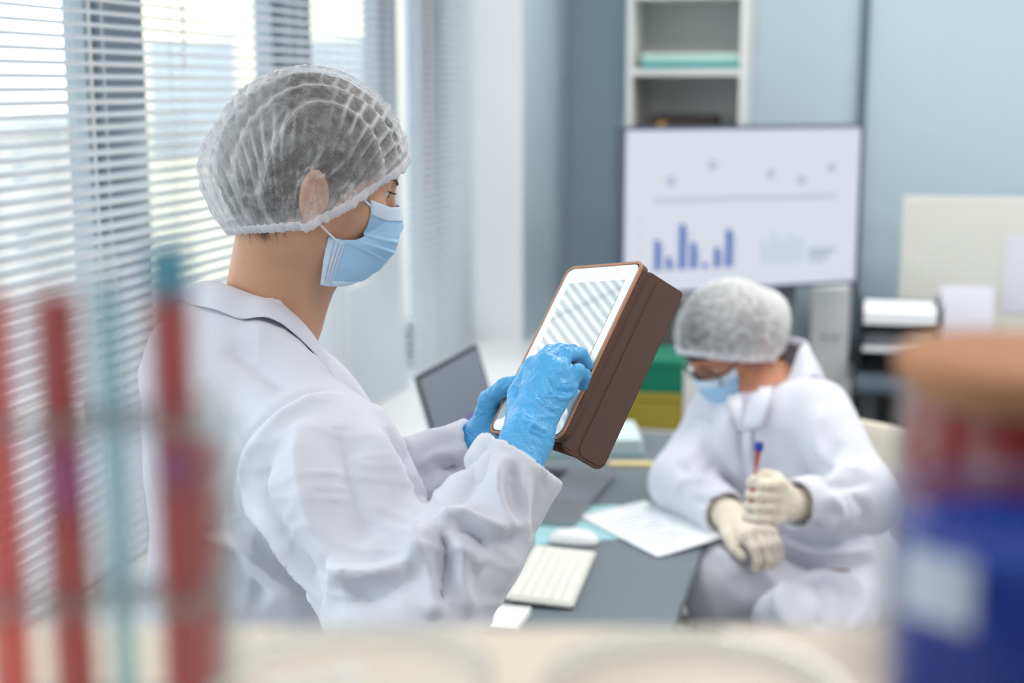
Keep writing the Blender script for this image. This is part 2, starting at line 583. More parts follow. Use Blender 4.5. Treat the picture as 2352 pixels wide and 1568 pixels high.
a0, b0 = on_tv(1503, 461); a1, b1 = on_tv(1922, 450)
MB().prism([(a0, b0 - .006), (a1, b1 - .006), (a1, b1 + .006), (a0, b0 + .006)], TC + ay * .0085, ax, az, -ay, .001).build('chart_line', mb_ln, scr)
for (x, y) in [(1541, 416), (1637, 379), (1770, 399), (1841, 413), (1911, 385)]:
    a, b = on_tv(x, y)
    MB().prism([(.016 * math.cos(k * math.pi / 8) + a, .016 * math.sin(k * math.pi / 8) + b) for k in range(16)], TC + ay * .0085, ax, az, -ay, .001).build('chart_dot', mb_grey, scr)
for (x0, y0, x1, y1) in [(1858, 570, 1918, 578), (1858, 582, 1905, 588), (1858, 594, 1895, 600)]:
    tvrect('text_line', x0, y0, x1, y1, mb_grey)
for y in (510, 540, 572):
    tvrect('side_icon', 1464, y - 5, 1476, y + 5, emat('icon', (204, 214, 226), .8))
qa = on_tv(1832, 640)[0]
sp = TC + ax * qa + ay * .09
MB().obox((sp[0], sp[1], .62), ax, ay, az, .038, .02, .58).build('pole', mat('stand_grey', (138, 146, 152), .45), tv, bevel=.004)
MB().obox((sp[0], sp[1], .02), ax, ay, az, .26, .12, .02).build('foot', M['dark'], tv, bevel=.01)
MB().obox((sp[0] - ay[0] * .015, sp[1] - ay[1] * .015, 1.14), ax, ay, az, .09, .018, .06).build('mount_plate', M['dark'], tv)

# low white cabinet with two binders
cx0, cx1 = on_y(1705, 800, 5.0)[0], on_y(1962, 800, 5.0)[0]
cab = thing('low_cabinet', 'low white cabinet against the back wall under the monitor', 'cabinet', ((cx0 + cx1) / 2, 5.18, 0))
ct = on_y(1900, 872, 5.02)[2]
MB().box(cx0, cx1, 5.03, 5.34, .06, ct).build('body', M['white2'], cab, bevel=.003)
MB().box(cx0 + .02, cx1 - .02, 5.05, 5.33, 0, .06).build('plinth', M['dark'], cab)
for k in (0, 1):
    x0 = cx0 + .004 + k * (cx1 - cx0) / 2
    d = MB().box(x0, x0 + (cx1 - cx0) / 2 - .008, 5.012, 5.03, .07, ct - .02).build('door', M['white'], cab, bevel=.002)
    MB().box(x0 + (.13 if k == 0 else .02), x0 + (.145 if k == 0 else .035), 5.0, 5.012, ct - .2, ct - .08).build('handle', M['steel'], d)
for i, (a, b, lab) in enumerate([(1738, 1802, 'white ring binder to the left of the stand pole'), (1862, 1950, 'white ring binder with finger hole right of the stand pole')]):
    x0, x1 = on_y(a, 760, 5.03)[0], on_y(b, 760, 5.03)[0]
    t = thing('ring_binder', lab, 'binder', ((x0 + x1) / 2, 5.15, ct), 'binders on the low cabinet')
    zt = on_y(1900, 661, 5.03)[2]
    MB().box(x0, x1, 5.03, 5.036, ct, zt).build('spine', M['white'], t, bevel=.002)
    MB().box(x0, x0 + .003, 5.036, 5.31, ct, zt).build('cover', M['white'], t)
    MB().box(x1 - .003, x1, 5.036, 5.31, ct, zt).build('cover', M['white'], t)
    MB().box(x0 + .006, x1 - .006, 5.04, 5.29, ct + .006, zt - .012).build('pages', M['paper'], t)
    xm = (x0 + x1) / 2
    zc = on_y(1900, 775, 5.03)[2]
    for q in ((-.018, .018) if i else (0,)):
        m = MB()
        m.prism([(.009 * math.cos(k * math.pi / 8), .009 * math.sin(k * math.pi / 8)) for k in range(16)], (xm + q, 5.0299, zc), X_, Z_, -Y_, .0015)
        m.build('finger_ring', M['steel'], t)

# drawer pedestal behind the desk with two coloured boxes
yp = 4.05
bx0, bx1 = on_y(1448, 940, yp)[0], on_y(1567, 940, yp)[0]
z_yb, z_yt, z_gt = on_y(1500, 986, yp)[2], on_y(1500, 902, yp)[2], on_y(1500, 826, yp)[2]
px1 = on_y(1602, 940, yp)[0]
ped = thing('storage_cart', 'white storage cart behind the desk holding two coloured boxes', 'cart', ((bx0 + bx1) / 2, yp + .15, 0))
MB().box(bx0 - .16, px1, yp - .005, yp + .3, z_yb - .02, z_yb - .001).build('deck', M['white2'], ped, bevel=.002)
MB().box(bx1 + .002, px1, yp - .003, yp + .3, z_yb - .001, z_gt - .03).build('side_panel', M['white2'], ped, bevel=.002)
MB().box(bx0 - .16, bx0 - .14, yp, yp + .3, 0.05, z_yb - .02).build('leg_panel', M['white2'], ped)
MB().box(bx1 + .002, px1, yp, yp + .3, 0.05, z_yb - .02).build('leg_panel', M['white2'], ped)
for a in (bx0 - .15, (bx1 + px1) / 2):
    for b in (yp + .03, yp + .27):
        MB().lathe([(.01, 0), (.022, .006), (.022, .044), (.01, .05)], (a, b, 0), 14).build('caster', M['dark'], ped, smooth='auto')
for (z0, z1, mm, lab) in [(z_yb, z_yt - .001, mat('olive_box', (168, 152, 52), .55), 'olive yellow storage box, lower of the two on the cart'),
                        (z_yt, z_gt, mat('green_box', (0, 120, 92), .5), 'green storage box on top of the yellow one')]:
    t = thing('storage_box', lab, 'box', ((bx0 + bx1) / 2, yp + .1, z0), 'coloured boxes on the cart')
    MB().box(bx0 - .13, bx1, yp, yp + .24, z0, z1 - .022).build('body', mm, t, bevel=.004)
    MB().box(bx0 - .133, bx1 + .001, yp - .004, yp + .244, z1 - .022, z1).build('lid', mm, t, bevel=.004)

# desk by the back wall with trays and a pegboard
d2x0 = on_z(1968, 850, .74)[0]
dk2 = thing('back_desk', 'dark grey desk at the back right holding trays and a board', 'desk', (d2x0 + .7, 4.75, 0))
MB().box(d2x0, d2x0 + 1.5, 4.22, 5.3, .715, .74).build('worktop', mat('dark_slate', (74, 86, 98), .5, vary=.03), dk2, bevel=.003)
for a in (d2x0 + .02, d2x0 + 1.44):
    MB().box(a, a + .04, 4.26, 5.26, 0, .715).build('leg', M['dark'], dk2)
MB().box(d2x0 + .06, d2x0 + 1.44, 5.1, 5.12, .25, .715).build('back_panel', M['dark'], dk2)
yt = 4.42
tx0, tx1 = on_y(1974, 750, yt)[0], on_y(2162, 750, yt)[0]
tr = thing('letter_tray', 'black stacked letter trays on the back desk', 'tray', ((tx0 + tx1) / 2, yt + .15, .74))
lev = [.741, on_y(2070, 815, yt)[2], on_y(2070, 752, yt)[2], on_y(2070, 690, yt)[2]]
for k, z in enumerate(lev[:3]):
    m = MB()
    m.box(tx0, tx1, yt, yt + .3, z, z + .005)
    m.box(tx0, tx0 + .006, yt, yt + .3, z + .005, z + .045)
    m.box(tx1 - .006, tx1, yt, yt + .3, z + .005, z + .045)
    m.box(tx0 + .006, tx1 - .006, yt + .29, yt + .3, z + .005, z + .045)
    m.build('tray', M['black'], tr)
for a in (tx0 - .006, tx1):
    for b in (yt + .02, yt + .26):
        MB().box(a, a + .006, b, b + .012, .74, lev[2] + .07).build('post', M['black'], tr)
for k, (z, h) in enumerate([(lev[1] + .006, .012), (lev[2] + .006, .036)]):
    tag(MB().box(tx0 + .012, tx1 - .012, yt + .005, yt + .285, z, z + h).build('paper_stack', M['paper']), ['thin paper stack in the lower black tray', 'thick paper stack in the upper black tray'][k], 'paper', 'paper in the letter trays')
# perforated white board leaning on the wall, papers in front
yp2 = 4.98
gx0, gz1 = on_y(2075, 455, yp2)[0], on_y(2200, 452, yp2)[2]
pegm = mat('pegboard_white', (226, 226, 220), .6)
pg = thing('pegboard', 'white perforated board standing on the back desk', 'board', (gx0 + .4, yp2, .74))
MB().box(gx0, gx0 + .85, yp2, yp2 + .012, .74, gz1).build('panel', pegm, pg, bevel=.003)
hm = mat('peg_hole', (192, 196, 192), .8)
hole = MB().prism([(.0055 * math.cos(k * math.pi / 3), .0055 * math.sin(k * math.pi / 3)) for k in range(6)], (0, 0, 0), X_, Z_, -Y_, .0006).build('hole_proto', hm)
hmesh = hole.data
bpy.data.objects.remove(hole)
vs, fs = [], []
nh = 0
for i in range(15):
    for k in range(17):
        if nh >= 290:
            break
        x = gx0 + .03 + i * .026
        z = gz1 - .025 - k * .026
        if z < .86:
            continue
        o = bpy.data.objects.new('hole', hmesh); COL.objects.link(o)
        o.location = (x, yp2, z); put(o, pg); nh += 1
m = MB()
for i in range(15, 32):
    for k in range(17):
        x = gx0 + .03 + i * .026; z = gz1 - .025 - k * .026
        if z > .86 and x < gx0 + .83:
            m.prism([(.0055 * math.cos(q * math.pi / 3), .0055 * math.sin(q * math.pi / 3)) for q in range(6)], (x, yp2, z), X_, Z_, -Y_, .0006)
m.build('holes', hm, pg)['kind'] = 'stuff'
MB().box(gx0 - .01, gx0 + .86, yp2 - .05, yp2 + .06, .74, .755).build('foot', M['white2'], pg)
for i, (a, b, c, d, yy, lab) in enumerate([(2165, 2290, 660, 800, 4.75, 'white printed sheet leaning in front of the perforated board'), (2315, 2420, 540, 720, 4.94, 'white sheet pinned to the right part of the perforated board')]):
    x0, x1 = on_y(a, c, yy)[0], on_y(b, c, yy)[0]
    z1, z0 = on_y(a, c, yy)[2], max(.745, on_y(a, d, yy)[2])
    if i == 0:
        tag(MB().obox(((x0 + x1) / 2, yy + .07, (z0 + z1) / 2), X_, np.array([0, math.cos(.3), -math.sin(.3)]), np.array([0, math.sin(.3), math.cos(.3)]), (x1 - x0) / 2, .001, (z1 - z0) / 2).build('paper_sheet', mat('lilac_paper', (222, 222, 234), .8)), lab, 'paper')
    else:
        tag(MB().box(x0, x1, yp2 - .003, yp2 - .001, z0, z1).build('paper_sheet', mat('lilac_paper2', (226, 226, 238), .8)), lab, 'paper')

# ================================================================== main desk and what lies on it
DX0, DX1, DY0, DY1, DZ = LEDGE_X + .004, -0.277, 2.02, 3.50, .74
dk = thing('desk', 'slate grey office desk between the two women', 'desk', ((DX0 + DX1) / 2, 2.8, 0))
MB().box(DX0, DX1, DY0, DY1, DZ - .025, DZ).build('worktop', M['desk'], dk, bevel=.003)
for x in (DX0 + .03, DX1 - .07):
    for y in (DY0 + .03, DY1 - .07):
        MB().box(x, x + .04, y, y + .04, 0, DZ - .025).build('leg', M['dark'], dk, bevel=.003)
m = MB()
for y in (DY0 + .03, DY1 - .07):
    m.box(DX0 + .07, DX1 - .07, y + .008, y + .032, DZ - .065, DZ - .025)
m.build('cross_rail', M['dark'], dk)

# keyboard
k0, k1, k2, k3 = [on_z(*p, DZ + .008) for p in ((1163, 1380), (1311, 1394), (1371, 1275), (1226, 1252))]
ku = ((k3 - k0) + (k2 - k1)) / 2; KL = np.linalg.norm(ku); ku /= KL
kv = np.cross(ku, Z_); KW = (np.dot(k1 - k0, kv) + np.dot(k2 - k3, kv)) / 2
KC = (k0 + k1 + k2 + k3) / 4; KC[2] = DZ
kb = thing('keyboard', 'slim white wireless keyboard on the grey desk', 'keyboard', KC)
kp = np.array([math.sin(.07) * 0, 0, 0])
# the back edge (left, away from the sitter) is raised
kn = np.cross(kv, ku) * -1
tl = .055
kv2 = kv * math.cos(tl) - Z_ * math.sin(tl)
kz = np.cross(kv2, ku); kz = kz if kz[2] > 0 else -kz
KB = KC + Z_ * (.004 + KW / 2 * math.sin(tl))
MB().prism(rrect(KL, KW, .008), KB, ku, kv2, kz, .005).build('body', mat('keyboard_body', (214, 214, 208), .4), kb, bevel=.0008)
keym = mat('key_white', (238, 238, 232), .5)
rows = 6; cols = 14
for r in range(rows):
    for c in range(cols):
        if r == 5 and 4 <= c <= 7:
            continue
        cu = -KL / 2 + .010 + (c + .5) * (KL - .02) / cols
        cv = -KW / 2 + .008 + (r + .5) * (KW - .014) / rows
        MB().obox(KB + ku * cu + kv2 * cv + kz * .0065, ku, kv2, kz, (KL - .02) / cols / 2 - .0012, (KW - .014) / rows / 2 - .0012, .0015).build('key', keym, kb)
cu = -KL / 2 + .010 + 6 * (KL - .02) / cols; cv = -KW / 2 + .008 + 5.5 * (KW - .014) / rows
MB().obox(KB + ku * cu + kv2 * cv + kz * .0065, ku, kv2, kz, (KL - .02) / cols * 2 - .0012, (KW - .014) / rows / 2 - .0012, .0015).build('key', keym, kb)
bm_ = KB - kv2 * (KW / 2 - .008)
MB().tube([bm_ - ku * KL / 2 - kz * .003, bm_ + ku * KL / 2 - kz * .003], .0062, 14).build('battery_bar', M['silver'], kb, smooth='auto')

# mouse
mc = on_z(1318, 1246, DZ)
mo = thing('computer_mouse', 'white computer mouse on the pale blue folder', 'mouse', mc)
md = on_z(1375, 1250, DZ) - on_z(1262, 1240, DZ); md[2] = 0; ML = np.linalg.norm(md); md /= ML
mside = np.cross(Z_, md)
vs, fs = [], []
nu, nv = 24, 9
for j in range(nv + 1):
    ph = j / nv * math.pi / 2
    for i in range(nu):
        a = 2 * math.pi * i / nu
        rr = math.cos(ph) ** .7
        p = mc + Z_ * (.0045 + .022 * math.sin(ph)) + md * (ML / 2) * rr * np.sign(math.cos(a)) * abs(math.cos(a)) ** .8 + mside * .030 * rr * np.sign(math.sin(a)) * abs(math.sin(a)) ** .8
        vs.append(p)
for j in range(nv):
    for i in range(nu):
        fs.append((j * nu + i, j * nu + (i + 1) % nu, (j + 1) * nu + (i + 1) % nu, (j + 1) * nu + i))
MB().add(vs, fs).build('shell', M['white'], mo, smooth=True)
MB().prism([(ML * .46 * math.cos(k * math.pi / 12), .027 * math.sin(k * math.pi / 12)) for k in range(24)], mc + Z_ * .0022, md, mside, Z_, .0025).build('base', M['dark'], mo)

# pale blue folder, printed sheet half on it
def sheet(name, corners, z, mm, h=.0012, curl=None):
    ps = [on_z(x, y, z) for x, y in corners]
    vs = [p for p in ps] + [p + Z_ * h for p in ps]
    n = len(ps)
    return MB().add(vs, [tuple(range(n)), tuple(range(2 * n - 1, n - 1, -1))] + [(i, (i + 1) % n, n + (i + 1) % n, n + i) for i in range(n)])
m = sheet('f', [(1228, 1252), (1222, 1170), (1420, 1160), (1470, 1235)], DZ + .0006, None)
m.build('document_folder', mat('pale_blue_plastic', (168, 216, 224), .35))
o = bpy.data.objects['document_folder']; tag(o, 'pale blue plastic folder under the printed sheet and mouse', 'folder')
# sheet as a gently curved grid
P00, P10, P11, P01 = [on_z(x, y, DZ + .003) for x, y in ((1510, 1279), (1682, 1240), (1482, 1151), (1322, 1184))]
vs, fs = [], []
N = 14
for j in range(N + 1):
    for i in range(N + 1):
        s, t_ = i / N, j / N
        p = P00 * (1 - s) * (1 - t_) + P10 * s * (1 - t_) + P11 * s * t_ + P01 * (1 - s) * t_
        lift = .012 * s * s * (1 - t_) + .0015 * math.sin(3 * s + 2 * t_) ** 2
        vs.append(p + Z_ * lift)
for j in range(N):
    for i in range(N):
        fs.append((j * (N + 1) + i, j * (N + 1) + i + 1, (j + 1) * (N + 1) + i + 1, (j + 1) * (N + 1) + i))
o = MB().add(vs, fs).build('printed_sheet', M['paper'], smooth=True)
sm_ = o.modifiers.new('solid', 'SOLIDIFY'); sm_.thickness = .0004; sm_.offset = 1
tag(o, 'white printed sheet jutting over the desk edge towards the seated woman', 'paper')
lm = mat('print_grey', (206, 212, 224), .8)
for k in range(9):
    t_ = .16 + k * .075
    a, b = .12, (.62 if k % 3 else .45)
    q = []
    for s in (a, b):
        p = P00 * (1 - s) * (1 - t_) + P10 * s * (1 - t_) + P11 * s * t_ + P01 * (1 - s) * t_
        q.append(p + Z_ * (.012 * s * s * (1 - t_) + .0015 * math.sin(3 * s + 2 * t_) ** 2 + .0012))
    MB().tube(q, .0009, 5).build('printed_line', lm, o)

# laptop
L_fr0, L_fr1 = on_z(1346, 1164, DZ + .014), on_z(1416, 1084, DZ + .014)
lu = L_fr1 - L_fr0; lu[2] = 0; lu /= np.linalg.norm(lu)
LW, LD = .39, .25
L0 = L_fr1 - lu * LW
lv = np.cross(lu, Z_); lv = -lv if lv[0] > 0 else lv       # towards the hinge (-x)
lp_ = thing('laptop', 'open laptop on the desk with dark screen turned to the seated woman', 'laptop', (L0 + lu * LW / 2 + lv * LD / 2) * np.array([1, 1, 0]) + Z_ * DZ)
LC = L0 + lu * LW / 2 + lv * LD / 2; LC[2] = DZ
MB().prism(rrect(LW, LD, .012), LC + Z_ * .001, lu, lv, Z_, .014).build('base', M['silver'], lp_, bevel=.001)
MB().obox(LC + lv * .035 + Z_ * .0152, lu, lv, Z_, LW / 2 - .02, .055, .0006).build('keyboard_well', M['black'], lp_)
for r in range(5):
    for c in range(13):
        MB().obox(LC + lv * (.075 - r * .02) + lu * ((c - 6) * .0228) + Z_ * .0165, lu, lv, Z_, .0098, .0084, .0008).build('key', M['black'], lp_)
MB().obox(LC - lv * .075 + Z_ * .0152, lu, lv, Z_, .06, .038, .0005).build('trackpad', mat('trackpad', (128, 131, 138), .3), lp_)
H0 = LC + lv * (LD / 2 - .004) + Z_ * .016
ltop = (pt(940, 872, 2.92) + pt(1116, 762, 3.2)) / 2
sd = ltop - H0; sd = sd - lu * np.dot(sd, lu); SHT = np.linalg.norm(sd); sd /= SHT
SHT = min(SHT, .285)
sn = np.cross(lu, sd); sn = sn if np.dot(sn, -lv) > 0 else -sn
LIDC = H0 + sd * SHT / 2
lid = MB().prism(rrect(LW, SHT, .008), LIDC - sn * .006, lu, sd, sn, .006).build('lid', M['silver'], lp_, bevel=.0008)
MB().prism(rrect(LW - .002, SHT - .002, .007), LIDC, lu, sd, sn, .0012).build('bezel', M['black'], lid)
lscr = MB().obox(LIDC + sn * .0014 + sd * .004, lu, sd, sn, LW / 2 - .012, SHT / 2 - .014, .0006).build('screen', mat('laptop_screen', (40, 44, 52), .25, emit=(98, 104, 118), estr=.75), lid)
MB().obox(LIDC + sn * .0022 + lu * .03 - sd * .0, lu, sd, sn, .03, .014, .0003).build('screen_window', emat('purple_window', (112, 88, 160), .8), lid)
MB().obox(LIDC + sn * .0022 - lu * .09 - sd * .03, lu, sd, sn, .012, .010, .0003).build('screen_window', emat('teal_window', (100, 118, 140), .8), lid)
MB().tube([H0 - lu * .12, H0 + lu * .12], .006, 10).build('hinge', M['black'], lp_)

# ream of pale paper with a green edge, wooden ruler, little dark clip by the laptop
p0 = on_z(1240, 1048, DZ); p1 = on_z(1474, 1048, DZ); p2 = on_z(1478, 1000, DZ)
pr = thing('paper_pile', 'pile of pale green sheets on the far end of the desk', 'paper', (p0 + p1) / 2)
ex = (p1 - p0); PWD = np.linalg.norm(ex); ex /= PWD; ey = np.cross(Z_, ex)
hh = .036
for k in range(9):
    jx = random.Random(k).uniform(-.004, .004)
    MB().obox(p0 + ex * (PWD / 2 + jx) + ey * (.105) + Z_ * (.003 + (k + .5) * hh / 9), ex, ey, Z_, PWD / 2, .1, hh / 18 - .0003).build('sheet_bundle', mat('pale_sheet', (206, 226, 228), .8) if k == 0 else bpy.data.materials['pale_sheet'], pr)
MB().obox(p0 + ex * PWD / 2 + ey * .105 + Z_ * .0015, ex, ey, Z_, PWD / 2 + .003, .103, .0015).build('backing_card', mat('green_card', (96, 160, 158), .6), pr)
q0, q1 = on_z(1398, 1073, DZ), on_z(1560, 1075, DZ)
t = thing('ruler', 'flat yellow wooden ruler on the desk beside the seated woman\'s elbow', 'ruler', (q0 + q1) / 2)
e = q1 - q0; RL = np.linalg.norm(e); e /= RL; e2 = np.cross(Z_, e)
MB().obox((q0 + q1) / 2 + Z_ * .0035 + e2 * .02, e, e2, Z_, RL / 2, .018, .003).build('body', mat('ruler_wood', (226, 206, 150), .55, vary=.08, scale=30), t, bevel=.001)
m = MB()
for k in range(24):
    m.obox(q0 + e * (RL * (k + .5) / 24) + Z_ * .0068 + e2 * .006, e, e2, Z_, .0005, .004 if k % 5 else .007, .0002)
m.build('graduation', M['dark'], t)
# white note pad at the near end of the desk
c4 = on_z(1155, 1432, DZ)
t = thing('note_pad', 'small white note pad at the near end of the desk', 'note pad', c4)
MB().obox(c4 + Z_ * .006, X_, Y_, Z_, .035, .05, .006).build('pages', M['paper'], t, bevel=.001)
MB().obox(c4 + Z_ * .0065 + Y_ * .047, X_, Y_, Z_, .0355, .005, .0068).build('binding', M['white2'], t)
# camera-shaped clip on the counter behind the laptop
c5 = on_z(1150, 922, SILL)
t = thing('stapler', 'small dark stapler on the white counter behind the laptop', 'stapler', c5)
MB().obox(c5 + Z_ * .006, X_, Y_, Z_, .018, .05, .006).build('base', M['dark'], t, bevel=.003)
MB().obox(c5 + Z_ * .028, X_, np.array([0, .985, .17]), np.array([0, -.17, .985]), .015, .05, .009).build('arm', mat('plum_plastic', (84, 70, 88), .4), t, bevel=.005)
# ================================================================== foreground shelf with glassware
SZ = 1.372
sh = thing('front_shelf', 'beige laboratory shelf in front holding glassware', 'shelf', tuple(pt(1176, 1700, .4) * np.array([1, 1, 0])))
fh, rh = np.array([-math.sin(YAW), math.cos(YAW), 0]), _r
fc = fh * .47
MB().obox(fc + Z_ * (SZ - .011), rh, fh, Z_, .52, .112, .011).build('board', mat('beige_laminate', (218, 208, 190), .5, vary=.04), sh, bevel=.002)
for a in (-.50, .50):
    for b in (-.10, .10):
        MB().obox(fc + rh * a + fh * b + Z_ * (SZ - .022) / 2, rh, fh, Z_, .014, .014, (SZ - .022) / 2).build('leg', M['white2'], sh)
MB().obox(fc + Z_ * .5, rh, fh, Z_, .486, .11, .011).build('board', bpy.data.materials['beige_laminate'], sh)

def g(px, py, d, z=None):
    p = pt(px, py, d)
    return p

glass = clear_mat('tube_glass', (253, 254, 254), body=.10, body_rgb=(235, 240, 244), gloss=.1)
red_l = clear_mat('red_liquid', (240, 110, 110), body=.66, body_rgb=(214, 56, 64), gloss=.05)
rose_l = clear_mat('rose_liquid', (246, 150, 150), body=.35, body_rgb=(240, 130, 126), gloss=.05)
cyan_l = clear_mat('cyan_liquid', (120, 205, 222), body=.55, body_rgb=(96, 190, 214), gloss=.05)
pale_l = clear_mat('pale_cyan_liquid', (222, 243, 247), body=.26, body_rgb=(186, 228, 238), gloss=.05)
mag_l = clear_mat('magenta_liquid', (226, 120, 190), body=.6, body_rgb=(206, 60, 150), gloss=.05)
TD = .48
def ztop(py, d=TD):
    return pt(0, py, d)[2]
TR_ = .0082
def test_tube(px, label, layers, top_py, rad=TR_, d=TD):
    """layers: (material, upper level as a pixel row, name), from the bottom upwards"""
    q = pt(px, 1000, d)
    x, y = q[0], q[1]
    z0 = SZ + .011
    zt = ztop(top_py, d)
    t = thing('test_tube', label, 'test tube', (x, y, z0), 'test tubes in the clear rack')
    w = .0009
    prof = [(.0015, 0)] + [(rad * math.sin(a), rad * (1 - math.cos(a))) for a in (.35, .7, 1.05, 1.35)] + [(rad, rad), (rad, zt - z0 - .003), (rad + .0012, zt - z0 - .0015), (rad + .0008, zt - z0), (rad - w, zt - z0), (rad - w, rad)] + [((rad - w) * math.sin(a), rad - (rad - w) * math.cos(a)) for a in (1.2, .7, .3)]
    m = MB().lathe(prof, (x, y, z0), 28)
    m.f = m.f[:-2]
    m.build('glass', glass, t, smooth=True)
    lo = .0015
    for k, (mm, py, nm) in enumerate(layers):
        hi = ztop(py, d) - z0
        r = rad - w - .0002
        if k == 0:
            pr = [(.0008, lo)] + [(r * math.sin(a), lo + r * (1 - math.cos(a))) for a in (.35, .7, 1.05, 1.35)] + [(r, lo + r), (r, hi)]
        else:
            pr = [(r, lo + .0003), (r, hi)]
        MB().lathe(pr, (x, y, z0), 28).build(nm, mm, t, smooth='auto')
        lo = hi
    return t
test_tube(-8, 'glass tube of pale rose liquid at the far left edge', [(rose_l, 660, 'rose_liquid')], 300)
test_tube(143, 'glass tube of red liquid with a magenta layer, left of the pale cyan tube', [(red_l, 1180, 'red_liquid'), (mag_l, 1015, 'magenta_layer'), (red_l, 660, 'red_liquid')], 262)
test_tube(262, 'slim glass tube of pale cyan liquid between the two red ones', [(pale_l, 640, 'pale_cyan_liquid')], 560, .0055, .49)
test_tube(402, 'glass tube of red liquid topped by a cyan layer', [(red_l, 1120, 'red_liquid'), (mag_l, 1020, 'magenta_layer'), (red_l, 672, 'red_liquid'), (cyan_l, 552, 'cyan_layer')], 262)
test_tube(466, 'shorter glass tube of clouded red liquid behind the cyan-topped tube', [(red_l, 1010, 'red_liquid')], 860, .0075, .505)
# rack: base, two drilled plates, two end posts
rk = thing('tube_rack', 'clear acrylic rack holding the five test tubes', 'rack', tuple(pt(220, 1650, .49)))
acr = clear_mat('acrylic', (246, 249, 249), body=.22, body_rgb=(212, 216, 216), gloss=.1)
rc = pt(220, 1000, .49)
rc = np.array([rc[0], rc[1], 0])
MB().obox(rc - rh * .007 + Z_ * (SZ + .0045), rh, fh, Z_, .053, .022, .0045).build('base', acr, rk, bevel=.001)
def drilled(z, name):
    tubes = []
    for px, d, r in ((-8, .48, .0094), (143, .48, .0094), (262, .49, .0066), (402, .48, .0094), (466, .505, .0086)):
        q = pt(px, 1000, d)
        tubes.append((np.dot(q - rc, rh), np.dot(q - rc, fh), r))
    m = MB()
    # plate made of cells round each hole of the front row plus a plain rear strip
    cut = [-.058]
    fr = [tubes[i] for i in (0, 1, 2, 3)]
    for i in range(3):
        cut.append((fr[i][0] + fr[i][2] + fr[i + 1][0] - fr[i + 1][2]) / 2)
    cut.append(tubes[3][0] + .0115)
    for i, (cx, cy, r) in enumerate(fr):
        n = 24
        ring, sq = [], []
        x0, x1 = cut[i], cut[i + 1]
        y0, y1 = -.022, .006
        for k in range(n):
            a = 2 * math.pi * (k + .5) / n
            ring.append((cx + r * math.cos(a), cy + r * math.sin(a)))
            dx, dy = math.cos(a), math.sin(a)
            s = min(((x1 - cx) / dx) if dx > 0 else ((x0 - cx) / dx), ((y1 - cy) / dy) if dy > 0 else ((y0 - cy) / dy))
            sq.append((cx + dx * s, cy + dy * s))
        vs = []
        for zz in (z - .003, z + .003):
            for a, b in ring + sq:
                vs.append(rc + rh * a + fh * b + Z_ * zz)
        fs = []
        for k in range(n):
            j = (k + 1) % n
            fs += [(k, j, n + j, n + k), (2 * n + k, 3 * n + k, 3 * n + j, 2 * n + j), (k, 2 * n + k, 2 * n + j, j), (n + k, n + j, 3 * n + j, 3 * n + k)]
        m.add(vs, fs)
    m.build(name, acr, rk)
drilled(ztop(962), 'upper_plate')
drilled(ztop(1395), 'lower_plate')
for s in (-.06, .0455):
    MB().obox(rc + rh * s + fh * (-.008) + Z_ * ((SZ + .009 + ztop(955)) / 2), rh, fh, Z_, .0028, .010, (ztop(955) - SZ - .009) / 2).build('end_post', acr, rk)

# two petri dishes with agar
agar = mat('beige_agar', (186, 176, 160), .35, vary=.04, scale=40)
agar2 = mat('cream_agar', (214, 206, 192), .35, vary=.05, scale=40)
pgl = clear_mat('dish_plastic', (244, 246, 247), body=.28, body_rgb=(240, 243, 246), gloss=.1)
def petri(px, d, rad, lab, am, extra):
    q = pt(px, 1500, d)
    c = np.array([q[0], q[1], SZ])
    t = thing('petri_dish', lab, 'petri dish', c, 'petri dishes on the shelf')
    m = MB().lathe([(.002, .0005), (rad, .0005), (rad, .018), (rad - .0016, .018), (rad - .0016, .0025), (.002, .0025)], c, 56)
    m.f = m.f[:-2]
    m.build('dish', pgl, t, smooth='auto')
    MB().lathe([(.001, .0027), (rad - .002, .0027), (rad - .002, .0105), (.001, .0100)], c, 48).build('agar', am, t, smooth='auto')
    rnd = random.Random(int(px))
    for k in range(extra):
        a, rr = rnd.uniform(0, 6.28), rnd.uniform(.2, .85) * rad
        cc = c + np.array([rr * math.cos(a), rr * math.sin(a), .0102])
        r0 = rnd.uniform(.003, .008)
        MB().lathe([(r0, 0), (r0 * .8, .0012), (r0 * .3, .0018)], cc, 14).build('colony', M['white2'], t, smooth=True)
petri(815, .520, .050, 'petri dish with cream agar and white colonies in front of the standing woman', agar2, 12)
petri(1592, .505, .054, 'petri dish with plain beige agar nearest the middle of the shelf', agar, 0)

# right: blue beaker in front, cork-topped red jar behind, small white pot
def beaker(name, px, d, rad, top_py, mm, lab, cat):
    q = pt(px, 1300, d)
    c = np.array([q[0], q[1], SZ])
    h = ztop(top_py, d) - SZ
    t = thing(name, lab, cat, c)
    m = MB().lathe([(.003, .0006), (rad - .004, .0006), (rad, .004), (rad, h - .003), (rad + .0025, h), (rad + .001, h + .0008), (rad - .0014, h - .003), (rad - .0014, .004), (rad - .005, .002), (.003, .002)], c, 48)
    m.f = m.f[:-2]
    m.build('glass', mm, t, smooth=True)
    return t, c, h
bgl = clear_mat('blue_glass', (240, 246, 254), body=.07, body_rgb=(80, 130, 214), gloss=.08)
t, c, h = beaker('beaker', 2318, .44, .0375, 1130, bgl, 'blue glass beaker with dark blue liquid at the right edge', 'beaker')
MB().lathe([(.003, .0023), (.030, .0023), (.0357, .005), (.0357, ztop(1215, .44) - SZ)], c, 44).build('blue_liquid', clear_mat('blue_liquid', (96, 120, 210), body=.72, body_rgb=(20, 70, 180), gloss=.05), t, smooth='auto')
lab_d = pt(2150, 1400, .44) - pt(2318, 1400, .44)
